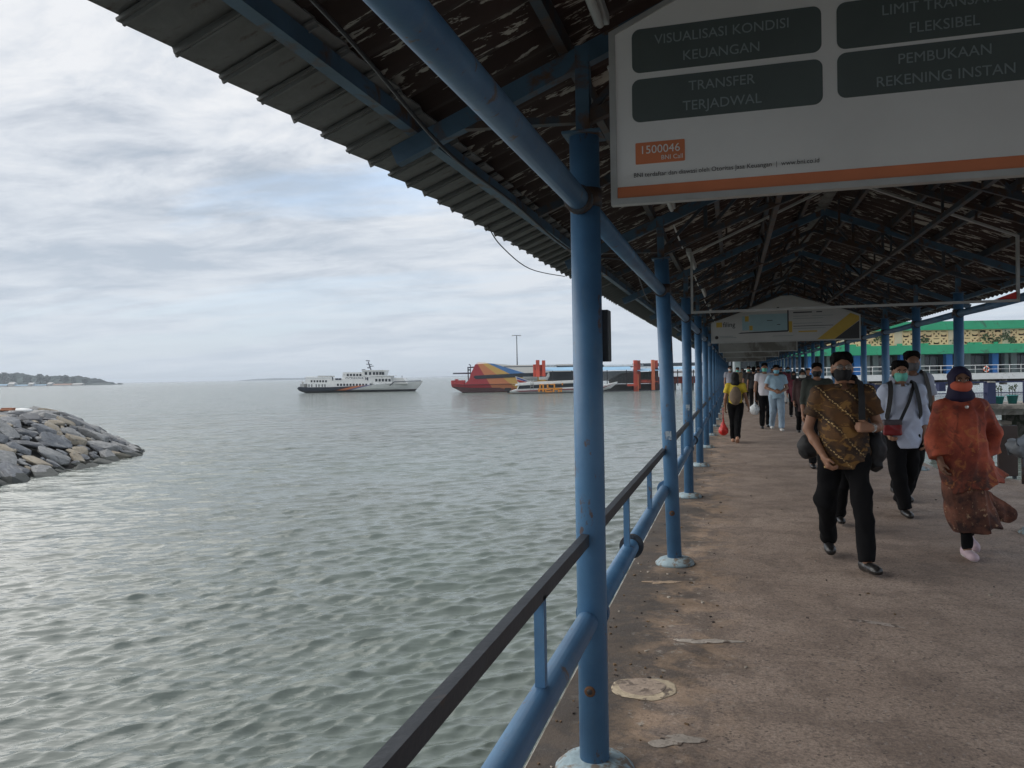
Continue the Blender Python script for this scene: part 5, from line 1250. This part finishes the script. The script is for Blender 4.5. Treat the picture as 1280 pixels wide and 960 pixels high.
    if glasses:
        g = MB()
        for sx in (-.032, .032):
            ring = [hd+(sx+.024*math.cos(a), -.103+abs(math.cos(a)*.002), .010+.018*math.sin(a)) for a in np.linspace(0, 2*PI, 17)]
            g.tube(ring, .0018, 5)
        g.tube([hd+(-.009, -.104, .014), hd+(.009, -.104, .014)], .0018, 5)
        for sg in (-1, 1): g.tube([hd+(sg*.056, -.101, .014), hd+(sg*.074, -.03, .014), hd+(sg*.078, .02, .008)], .0018, 5)
        go = g.build('glasses', mat('steel spectacle rim', (.35, .34, .32), .3, .1, 5, 0, 10, metal=.7), o)
        for sx in (-.032, .032): MB().lathe([(0, 0), (.022, 0), (.022, .0008), (0, .0008)], 16).build('lens', mat('spectacle lens', (.18, .15, .13), .1, .05, 5, 0, 10), go, tuple(hd+(sx, -.1025, .010)), (R(90), 0, 0))
    if scarf is not None:
        def fsc(P):
            d = union(P, [('e', hd+(0, .018, .03), (.093, .112, .105)), ('e', hd+(0, .0, -.05), (.088, .095, .10)), ('c', hd+(0, .02, -.09), A['neck']+(0, .01, .02), .075, .085), ('k', .05, ('e', A['neck']+(0, -.01, .0), (.120, .105, .055)))], .04)
            face_ = ell(P, hd+(0, -.105, -.005), (.066, .080, .080)); return np.maximum(d, -face_)
        part('headscarf', o, fsc, hd-(.24, .24, .36), hd+(.24, .24, .18), max(res*.8, .006), scarf, wr*.7, seed+9, (9, 9, 9))
    if extras: extras(o, A, res, wr)
    return o

# ---------------- cloth patterns
def m_batik():
    m, t, b, v = newmat('brown batik cloth'); s = sepx(t, v)
    base = mixc(t, ramp(t, noi(t, v, 4.5, 6, .6), [(.38, 0.), (.62, 1.)]), (.020, .011, .007), (.12, .054, .016))
    u = mth(t, 'ADD', mth(t, 'MULTIPLY', s[0], .72), mth(t, 'MULTIPLY', s[2], .70)); w_ = mth(t, 'SUBTRACT', mth(t, 'MULTIPLY', s[0], .70), mth(t, 'MULTIPLY', s[2], .72))
    u = mth(t, 'ADD', u, mth(t, 'ADD', mth(t, 'MULTIPLY', mth(t, 'SINE', mth(t, 'MULTIPLY', w_, 150.)), .0035), mth(t, 'MULTIPLY', noi(t, v, 2.5, 3), .09)))
    f = mth(t, 'ABSOLUTE', mth(t, 'SUBTRACT', mth(t, 'FRACT', mth(t, 'MULTIPLY', u, 7.2)), .5))
    bead = mth(t, 'GREATER_THAN', mth(t, 'SINE', mth(t, 'MULTIPLY', w_, 260.)), -.45)
    ln = mth(t, 'MULTIPLY', mth(t, 'LESS_THAN', f, .034), bead)
    wide_ = mth(t, 'LESS_THAN', mth(t, 'ABSOLUTE', mth(t, 'SUBTRACT', f, .02)), .16)
    base = mixc(t, mth(t, 'MULTIPLY', wide_, .55), base, (.022, .013, .009))
    vo = t.nodes.new('ShaderNodeTexVoronoi'); vo.inputs['Scale'].default_value = 6.5; t.links.new(v, vo.inputs['Vector'])
    ring = ramp(t, noi(t, mapv(t, v, (5, 5, 9), (0, .7, 0)), 1.6, 4, .6, 1.2), [(.55, 0.), (.60, 1.)])
    base = mixc(t, mth(t, 'MULTIPLY', ring, .75), base, (.27, .14, .035))
    base = mixc(t, mth(t, 'MULTIPLY', ln, ramp(t, noi(t, v, 4, 3), [(.42, .0), (.58, .85)])), base, (.72, .50, .22))
    t.links.new(base, b.inputs['Base Color']); b.inputs['Roughness'].default_value = .8; return m
def m_red():
    m, t, b, v = newmat('red patterned tunic cloth'); s = sepx(t, v)
    base = mixc(t, ramp(t, noi(t, v, 3.2, 5, .6), [(.40, 0.), (.62, 1.)]), (.20, .034, .020), (.52, .105, .048))
    dn = t.nodes.new('ShaderNodeMapRange'); t.links.new(mth(t, 'ADD', s[2], mth(t, 'MULTIPLY', noi(t, v, 4, 4), .25)), dn.inputs[0])
    dn.inputs[1].default_value = 1.05; dn.inputs[2].default_value = .85; dn.inputs[3].default_value = 0; dn.inputs[4].default_value = 1
    base = mixc(t, mth(t, 'MULTIPLY', dn.outputs[0], ramp(t, noi(t, v, 6, 6, .6, .5), [(.42, .35), (.58, 1.)])), base, (.055, .022, .016))
    vo = t.nodes.new('ShaderNodeTexVoronoi'); vo.inputs['Scale'].default_value = 6.; t.links.new(mapv(t, noi(t, v, 5, 3, .6, 0, 1), (.0, .0, .0)) if False else v, vo.inputs["Vector"])
    fl = ramp(t, noi(t, v, 7.5, 4, .6, 1.4), [(.56, 0.), (.62, 1.)])
    base = mixc(t, mth(t, 'MULTIPLY', fl, .5), base, (.50, .19, .055))
    halo = mth(t, 'MULTIPLY', mth(t, 'MULTIPLY', mth(t, 'GREATER_THAN', vo.outputs['Distance'], .34), mth(t, 'LESS_THAN', vo.outputs['Distance'], .46)), mth(t, 'GREATER_THAN', noi(t, v, 2.6, 2), .48))
    base = mixc(t, mth(t, 'MULTIPLY', ramp(t, noi(t, v, 4.5, 5, .65, .9), [(.56, 0.), (.62, 1.)]), .6), base, (.10, .025, .016))
    t.links.new(base, b.inputs['Base Color']); b.inputs['Roughness'].default_value = .8; bumpto(t, b, noi(t, v, 90, 3), .2, .003); return m
def m_skirt():
    m, t, b, v = newmat('brown printed skirt cloth')
    base = mixc(t, ramp(t, noi(t, v, 5, 6, .65), [(.38, 0.), (.62, 1.)]), (.030, .012, .010), (.20, .075, .045))
    base = mixc(t, ramp(t, noi(t, v, 22, 5, .7), [(.60, 0.), (.64, .7)]), base, (.42, .28, .17))
    t.links.new(base, b.inputs['Base Color']); b.inputs['Roughness'].default_value = .85; return m
BATIK, REDC, SKIRTM = m_batik(), m_red(), m_skirt()
BLKCLOTH = m_cloth('black bag cloth', (.012, .012, .014), .2, .7)
def strap(o, pts, w_, m, name='strap', th=.006):
    """a flat strap lying over the body through pts"""
    pts = [Vector(p) for p in pts]; P = []
    for i in range(len(pts)-1):
        for k in range(5):
            t = k/5; p0 = pts[max(i-1, 0)]; p1 = pts[i]; p2 = pts[i+1]; p3 = pts[min(i+2, len(pts)-1)]
            P.append(.5*((2*p1)+(-p0+p2)*t+(2*p0-5*p1+4*p2-p3)*t*t+(-p0+3*p1-3*p2+p3)*t**3))
    P.append(pts[-1]); vs = []; c = Vector((0, 0, 1.15))
    for i, p in enumerate(P):
        tg_ = (P[min(i+1, len(P)-1)]-P[max(i-1, 0)]).normalized(); out = Vector((p.x*.5, p.y, (p.z-1.3)*.6 if p.z > 1.3 else 0)).normalized(); sd_ = tg_.cross(out).normalized()*w_/2
        vs += [p-sd_, p+sd_, p+sd_+out*th, p-sd_+out*th]
    fs = [(i*4+k, i*4+(k+1) % 4, (i+1)*4+(k+1) % 4, (i+1)*4+k) for i in range(len(P)-1) for k in range(4)]
    return MB().add(vs, fs, 0, False).build(name, m, o)
def bagpart(name, o, f, c, r, res, m, amp=.006, seed=2): return part(name, o, f, np.array(c)-r, np.array(c)+r, max(res*.8, .007), m, amp, seed, (8, 8, 8))

# ---------------- 1 man in brown batik shirt
def ex1(o, A, res, wr):
    strap(o, [(.115, .12, 1.22), (.13, .06, 1.44), (.125, -.03, 1.465), (.12, -.115, 1.36), (.115, -.150, 1.22), (.115, -.155, 1.10)], .055, BLKCLOTH, 'bag_strap')
    w_ = A['wrL']*.86+A['elL']*.14
    g = MB(); d = (A['wrL']-A['elL']); d /= np.linalg.norm(d); g.tube([w_-d*.008, w_+d*.008], .034, 16); wt = g.build('wrist_watch', mat('watch metal', (.5, .5, .48), .2, .1, 5, 0, 10, metal=.8), o)
    MB().tube([w_+np.array((0, -.031, .004)), w_+np.array((0, -.041, .005))], .018, 14).build('watch_face', SOLE, wt)
    MB().box((.0, -.132, .955), (.045, .012, .035), bev=.004).build('belt_buckle', _m['watch metal'], o)
p = person('man in brown and gold batik shirt, glasses and black mask striding in front', (.835, 6.88, 0), R(3), 1.695,
   dict(head=(-.008, -.05, 1.570), neck=(0, -.02, 1.42), chest=(0, -.01, 1.24), shR=(-.185, -.01, 1.365), shL=(.185, -.0, 1.365), elR=(-.262, .02, 1.085), wrR=(-.165, -.135, .875), elL=(.272, .03, 1.10), wrL=(.175, -.195, 1.105),
        hiR=(-.09, .0, .90), knR=(-.125, .06, .50), anR=(-.065, .34, .13), toR=(-.05, -1, -.15), hiL=(.09, 0, .90), knL=(.115, -.14, .50), anL=(.115, -.26, .085), toL=(.28, -1, .08),
        handR=dict(d=(.35, -.42, -1), n=(.9, .1, .2), t=(.1, -1, .2), curl=.75), handL=dict(d=(-1, -.25, .1), n=(.15, 1, -.2), t=(-.1, -.1, 1), curl=1.05)),
   .0085, SK_A, BATIK, .62, .775, TRO, 1.10, 1.08, 'short', m_cloth('black mask cloth', (.012, .012, .013), .1, .9), BLKSHOE, True, ex1, 1, .008)
db = thing('shoulder_bag', 'black duffel bag hanging behind the hips of the man in batik', 'bag', (.835, 6.88, 0), R(3)); db.scale = (.997,)*3
bagpart('bag_body', db, lambda P: union(P, [('c', (-.235, .20, .93), (.22, .13, .95), .085, .115), ('e', (.245, .09, .90), (.085, .13, .17)), ('e', (-.24, .22, .92), (.07, .09, .10))], .05), (0, .15, .93), np.array((.42, .34, .34)), .0085, BLKCLOTH, .012)
strap(db, [(.24, .0, 1.03), (.18, -.02, 1.10), (.14, -.12, 1.12)], .03, BLKCLOTH, 'handle'); strap(db, [(.20, .18, 1.04), (.15, .15, 1.15), (.115, .12, 1.24)], .04, BLKCLOTH, 'handle')

# ---------------- 2 man in white shirt, mint mask
MINT = m_cloth('mint surgical mask', (.16, .55, .44), .06); WSH = m_cloth('pale blue white shirt cloth', (.52, .58, .72), .05)
def back_straps(m):
    def f(o, A, res, wr):
        for sg in (-1, 1):
            strap(o, [(sg*.115, .125, 1.30), (sg*.118, .05, 1.452), (sg*.120, -.03, 1.462), (sg*.130, -.105, 1.37), (sg*.150, -.128, 1.22), (sg*.168, -.08, 1.08), (sg*.16, .08, 1.02)], .05, m, 'backpack_strap', .009)
    return f
p = person('man in untucked white shirt, mint mask and black trousers with a red pouch', (1.715, 9.3, 0), R(2), 1.635,
   dict(head=(-.015, -.03, 1.575), elR=(-.225, .05, 1.10), wrR=(-.17, -.10, .93), elL=(.235, .05, 1.10), wrL=(.225, -.02, .85), knR=(-.075, -.10, .50), anR=(.005, -.10, .085), hiR=(-.085, 0, .90), knL=(.085, .04, .50), anL=(.05, .30, .12), toL=(.1, -1, -.2), toR=(.05, -1, 0),
        handR=dict(d=(.3, -.6, -.9), n=(1, 0, 0), t=(0, -1, .2), curl=.7)),
   .0085, SK_B, WSH, 1.45, .745, TRO, 1.08, 1.18, 'short', MINT, BLKSHOE, False, back_straps(BLKCLOTH), 11, .008)
bk = thing('backpack', 'black backpack on the back of the man with the mint mask', 'backpack', (1.715, 9.3, 0), R(2)); bk.scale = (.96,)*3
bagpart('bag_body', bk, lambda P: union(P, [('b', (0, .215, 1.20), (.135, .075, .20), .05), ('b', (0, .285, 1.13), (.10, .03, .11), .025)], .02), (0, .22, 1.2), np.array((.2, .16, .26)), .0085, BLKCLOTH)
rp = thing('crossbody_pouch', 'red crossbody pouch at the side of the man with the mint mask', 'bag', (1.715, 9.3, 0), R(2)); rp.scale = (.96,)*3
REDB = mat('dark red pouch', (.22, .018, .022), .45, .2, 5, .1, 40)
bagpart('pouch_body', rp, lambda P: union(P, [('b', (-.135, -.175, .975), (.095, .042, .082), .03)], .02), (-.135, -.175, .975), np.array((.14, .09, .13)), .0085, REDB)
bagpart('pouch_top', rp, lambda P: union(P, [('b', (-.135, -.178, 1.035), (.099, .046, .032), .02)], .02), (-.135, -.178, 1.035), np.array((.14, .09, .07)), .0085, mat('grey pouch flap', (.07, .06, .07), .6, .2, 5, .1, 40), .003)
strap(rp, [(.13, .02, 1.475), (.10, -.075, 1.42), (.045, -.148, 1.27), (-.02, -.175, 1.13), (-.06, -.20, 1.05)], .032, BLKCLOTH, 'strap', .007)

# ---------------- 3 man behind with backpack
GSH = m_cloth('grey blue shirt cloth', (.33, .36, .44), .08)
person('tall man in grey blue shirt with backpack straps behind the mint masked man', (2.03, 10.4, 0), R(4), 1.755,
   dict(head=(.0, -.03, 1.575), elR=(-.225, .03, 1.10), wrR=(-.22, -.10, .88), knR=(-.09, .02, .50), anR=(-.12, .28, .11), knL=(.02, -.10, .50), anL=(-.10, -.10, .085)),
   .011, SK_C, GSH, .62, .80, TRO, 1.02, 1.05, 'short', m_cloth('grey mask cloth', (.10, .10, .11), .1), BLKSHOE, False, back_straps(m_cloth('grey strap', (.07, .065, .06))), 13, .007)
bk = thing('backpack', 'dark grey backpack on the tall man behind the mint masked man', 'backpack', (2.03, 10.4, 0), R(4))
bagpart('bag_body', bk, lambda P: union(P, [('b', (0, .23, 1.25), (.15, .08, .22), .05)], .02), (0, .23, 1.25), np.array((.22, .15, .28)), .011, _m['grey strap'])

# ---------------- 4 woman in red tunic
SCARF = m_cloth('navy headscarf cloth', (.016, .012, .045), .2, .8); OMASK = m_cloth('orange red mask cloth', (.56, .115, .065), .06)
def ex4(o, A, res, wr):
    def ftu(P):
        Q = P.copy(); k = np.clip((.98-P[:, 2])/.40, 0, 1.4); Q[:, 0] = P[:, 0]-.10*k*k
        d = union(Q, [('e', (0, 0, 1.21), (.175, .145, .18)), ('e', (.0, -.01, 1.02), (.185, .155, .22)), ('c', (0, 0, 1.375), (-.150, 0, 1.330), .072, .074), ('c', (0, 0, 1.375), (.150, 0, 1.330), .072, .074)], .05)
        Q2 = Q.copy(); Q2[:, 1] = Q[:, 1]*1.25
        d = smin(d, union(Q2, [('c', (0, 0, 1.05), (.02, 0, .56), .175, .275)], .03)/1.15, .06)
        Q3 = P.copy(); Q3[:, 1] = (P[:, 1]-.08)*2.2+.03*np.sin(P[:, 0]*22+P[:, 2]*9); d = smin(d, union(Q3, [('c', (.18, 0, .70), (.60, 0, .46), .17, .035), ('c', (.2, 0, .58), (.50, 0, .40), .12, .03)], .03)/2.0, .05)
        for s in 'RL':
            d = smin(d, smin(cap(P, A['sh'+s], A['el'+s], .072, .070), cap(P, A['el'+s], A['el'+s]*.15+A['wr'+s]*.85, .068, .086, True), .03), .035)
        d = np.maximum(d, -(half(P, (0, 0, .60), (-.25, 0, 1))+.015*np.sin(P[:, 0]*27+P[:, 1]*11)))
        return d
    tu = part('tunic', o, ftu, (-.55, -.45, .35), (.85, .45, 1.5), .0095, REDC, .013, 5, (7, 7, 3.2))
    def fsk(P):
        Q = P.copy(); k = np.clip((.75-P[:, 2])/.5, 0, 1.3); Q[:, 0] = P[:, 0]-.12*k*k; Q[:, 1] = P[:, 1]*1.0-.03*k
        d = union(Q, [('c', (0, 0, .80), (.00, 0, .22), .15, .215)], .03)/1.1
        Q4 = P.copy(); Q4[:, 1] = (P[:, 1]-.10)*1.8+.03*np.sin(P[:, 0]*25); d = smin(d, union(Q4, [('c', (.12, 0, .46), (.40, 0, .36), .17, .075), ('c', (.1, 0, .36), (.34, 0, .27), .13, .06)], .03)/1.7, .05)
        return np.maximum(d, -(half(P, (0, 0, .215), (-.22, 0, 1))+.018*np.sin(P[:, 0]*31+P[:, 1]*14)))
    part('skirt', o, fsk, (-.4, -.4, .06), (.7, .45, .95), .0095, SKIRTM, .016, 6, (9, 9, 1.6))
    MB().lathe([(0, .004), (.012, .003), (.016, 0)], 10).build('brooch', mat('silver brooch', (.6, .58, .55), .3, .1, 5, 0, 10, metal=.7), o, (.0, -.150, 1.335), (R(90), 0, 0))
p = person('woman in red orange patterned tunic, navy headscarf and orange mask walking at right', (1.80, 7.34, 0), R(4), 1.575,
   dict(head=(-.02, -.05, 1.56), neck=(-.01, -.01, 1.42), shR=(-.155, 0, 1.325), shL=(.155, 0, 1.325), elR=(-.23, .0, 1.08), wrR=(-.20, -.10, .86), elL=(.275, .08, 1.10), wrL=(.27, .12, .87),
        knR=(-.01, -.02, .50), anR=(.02, -.06, .085), hiR=(-.06, 0, .9), knL=(.08, .05, .50), anL=(.15, .30, .15), toL=(.15, -.85, -.5), toR=(.0, -1, 0), handR=dict(d=(.15, -.15, -1), n=(1, 0, .1), t=(0, -1, 0), curl=.5)),
   .0085, SK_C, None, 1, .6, TRO, 1.0, .8, None, OMASK, mat('pale pink sneaker', (.52, .40, .45), .6, .08, 8, .2, 60), False, ex4, 7, .006, scarf=SCARF, sole=SOLE, skirt=True)

# ---------------- 5 woman in yellow, seen from behind
YEL = m_cloth('yellow shirt cloth', (.60, .45, .035), .08); BLKS = m_cloth('black scarf cloth', (.012, .012, .013), .2)
def ex5(o, A, res, wr):
    strap(o, [(-.13, -.03, 1.46), (-.125, .08, 1.44)], .04, TAUPE, 'backpack_strap')
TAUPE = m_cloth('taupe cloth', (.17, .125, .085), .2)
P5 = (.03, 18.15, 0)
person('woman in yellow shirt and black headscarf walking away beside the seaward posts', P5, PI, 1.53,
   dict(elR=(-.24, .04, 1.10), wrR=(-.30, -.02, .88), elL=(.24, .04, 1.08), wrL=(.25, -.05, .84), knR=(-.05, -.02, .50), anR=(-.03, .25, .13), toR=(0, -1, -.4), knL=(.06, -.12, .50), anL=(.07, -.15, .085)),
   .014, SK_A, YEL, .6, .93, TRO, .95, 1.15, None, None, mat('tan sandal', (.45, .24, .15), .6, .1, 5, .1, 20), False, ex5, 21, .006, scarf=BLKS, face=False)
bk = thing('backpack', 'taupe backpack worn by the woman in yellow', 'backpack', P5, PI)
bagpart('bag_body', bk, lambda P: union(P, [('e', (0, .19, 1.01), (.125, .09, .185)), ('e', (0, .18, 1.10), (.085, .07, .13))], .03), (0, .19, 1.03), np.array((.2, .16, .26)), .012, TAUPE)
def carry_bag(lab, loc, m, h=.30, w_=.11, z0=.17, nm='plastic_bag'):
    b_ = thing(nm, lab, 'bag', loc)
    part('bag_body', b_, lambda P: union(P, [('e', (0, 0, z0+w_), (w_, w_*.75, w_*1.05)), ('c', (0, 0, z0+w_), (0, 0, z0+h), w_*.7, .018)], .03), (-.25, -.25, z0-.1), (.25, .25, z0+h+.1), .011, m, .012, 4, (10, 10, 10))
    MB().tube([(0, 0, z0+h-.02), (.004, 0, z0+h+.10), (0, 0, z0+h+.26)], [.016, .008, .007], 8).build('handle', m, b_); return b_
carry_bag('red plastic carrier bag in the hand of the woman in yellow', (P5[0]-.27, P5[1]-.02, 0), mat('red plastic film', (.55, .025, .02), .35, .15, 10, .3, 40), .34, .105, .16)

# ---------------- 6, 7 couple of men
WT = m_cloth('white t shirt cloth', (.62, .60, .64), .05); LBLUE = m_cloth('light blue shirt cloth', (.34, .50, .62), .06); JEAN = m_cloth('pale jeans', (.27, .36, .45), .2)
BMASK = m_cloth('sky blue surgical mask', (.22, .52, .66), .06)
person('man in white t shirt and mint mask carrying a white plastic bag', (.80, 22.6, 0), 0, 1.76,
   dict(elR=(-.235, .0, 1.10), wrR=(-.25, -.03, .86), knR=(-.07, -.10, .50), anR=(-.08, -.06, .085), anL=(.08, .25, .10)),
   .014, SK_A, WT, .5, .86, TRO, .98, 1.05, 'short', MINT, BLKSHOE, False, None, 31, .006)
carry_bag('white plastic carrier bag held by the man in the white t shirt', (.80-.27, 22.5, 0), mat('white plastic film', (.66, .70, .72), .35, .1, 10, .3, 40), .34, .135, .38)
person('man in light blue shirt, pale jeans and sky blue mask beside the white t shirt', (1.06, 21.8, 0), R(3), 1.70,
   dict(elR=(-.26, .0, 1.12), wrR=(-.06, -.20, 1.03), elL=(.26, .0, 1.10), wrL=(.08, -.22, 1.00), knR=(-.09, .0, .50), anR=(-.10, .28, .12), knL=(.10, -.10, .50), anL=(.10, -.16, .085), handR=dict(d=(1, -.2, 0), n=(0, 1, 0), t=(0, 0, 1), curl=.8), handL=dict(d=(-1, -.2, 0), n=(0, 1, 0), t=(0, 0, 1), curl=.8)),
   .013, SK_A, LBLUE, .62, .83, JEAN, 1.05, 1.18, 'short', BMASK, mat('white shoe', (.55, .55, .53), .6, .1, 5, .1, 20), False, None, 33, .006)
# ---------------- farther people
DK = m_cloth('black shirt cloth', (.018, .018, .02)); OLV = m_cloth('dark olive cloth', (.035, .042, .035), .2); MAR = m_cloth('maroon cloth', (.12, .02, .035), .2); DBR = m_cloth('dark brown cloth', (.055, .028, .028), .2)
WHT = m_cloth('white trouser cloth', (.55, .55, .54), .06); GRY = m_cloth('grey shirt cloth', (.28, .28, .32), .1); TAN = m_cloth('tan shirt cloth', (.32, .22, .12), .15); WMASK = m_cloth('white mask', (.62, .62, .60), .05); BKM = _m['black mask cloth']; ORS = m_cloth('ochre shirt cloth', (.38, .20, .04), .2)
walkA = dict(knR=(-.08, -.10, .50), anR=(-.09, -.10, .085), anL=(.09, .26, .11)); walkB = dict(knL=(.08, -.10, .50), anL=(.09, -.10, .085), anR=(-.09, .26, .11))
def far(lab, px, Y, H, top, bot, mask=None, scarf=None, away=False, pose=None, hair='short', wide=1.0, seed=1, sleeve=.6, hem=.85, res=.018, skin=None, sh=None):
    X = at(px, 470, Y=Y).x
    return person(lab, (X, Y, 0), PI if away else 0, H, pose or (walkA if seed % 2 else walkB), res, skin or SK_A, top, sleeve, hem, bot, wide, 1.05, None if scarf else hair, mask, sh or BLKSHOE, False, None, seed, .005, scarf=scarf, face=False, collar=False)
far('man in dark olive shirt and black mask just behind the shoulder of the batik man', 1021, 13.6, 1.665, OLV, TRO, BKM, seed=41, wide=1.08, sleeve=1.3, res=.013)
far('woman in dark brown clothes and black headscarf with white mask left of the batik man', 1003, 20.6, 1.56, DBR, TRO, WMASK, BLKS, seed=42, wide=1.1, sleeve=1.9, hem=.60, res=.014)
far('person in black clothes walking hidden close behind the batik man', 1062, 8.4, 1.50, DK, TRO, BKM, seed=44, res=.014, sleeve=1.5)
far('person in maroon top and white trousers standing far down the walkway', 985, 39.5, 1.72, MAR, WHT, BMASK, BLKS, seed=43, sleeve=1.6, hem=.80, pose=dict(wrR=(-.05, -.2, 1.05), wrL=(.05, -.2, 1.05)))
far('person in maroon shirt just left of the woman with the white mask', 992, 27.5, 1.52, MAR, TRO, BKM, BLKS, seed=46, sleeve=1.8, hem=.6)
far('man in grey white shirt and cap near the seaward posts far down the walkway', 912.5, 38, 1.80, GRY, DK, WMASK, seed=47, sleeve=.6)
far('man in tan shirt and mint mask behind the woman in yellow', 922, 40, 1.74, TAN, DK, MINT, seed=48, wide=1.1)
far('person in ochre top far behind the woman in yellow', 930, 44, 1.62, ORS, TRO, None, BLKS, seed=49, away=True)
far('person in black with mint mask left of the white t shirt man', 936, 36, 1.76, DK, TRO, MINT, seed=50, wide=1.1)
far('dark clothed man left behind the white t shirt man', 942, 33, 1.72, DK, TRO, None, seed=51, away=True, wide=1.05)
far('dark clothed man in the middle of the far group', 948, 41, 1.78, OLV, TRO, BKM, seed=52)
far('person in dark brown at the far end of the group', 955, 47, 1.66, DBR, TRO, BKM, BLKS, seed=53)
far('man in black partly hidden by the light blue shirt man', 970, 31, 1.76, DK, TRO, BKM, seed=54, wide=1.05)
far('man in maroon shirt behind the light blue shirt man', 976, 44, 1.75, MAR, TRO, BKM, seed=55)
far('bare faced man in dark shirt far behind the white masked woman', 1010, 31, 1.62, DK, TRO, None, seed=56)
far('person in grey at the far end beside the white trousered person', 965, 60, 1.72, GRY, TRO, BKM, seed=57)
far('man in black at the very end of the walkway', 928, 62, 1.75, DK, TRO, BKM, seed=58)

# ------------------------------------------------------------------ haze over the bay
hzm = bpy.data.materials.new('bay haze'); hzm.use_nodes = True; t = hzm.node_tree; t.nodes.clear()
ho = t.nodes.new('ShaderNodeOutputMaterial'); pv = t.nodes.new('ShaderNodeVolumePrincipled'); pv.inputs['Density'].default_value = .00020
pv.inputs['Color'].default_value = (.78, .86, .95, 1); pv.inputs['Anisotropy'].default_value = .2
t.links.new(pv.outputs[0], ho.inputs['Volume'])
tag(MB().box((0, 0, 18), (19000, 19000, 46)).build('haze', hzm), kind='stuff')
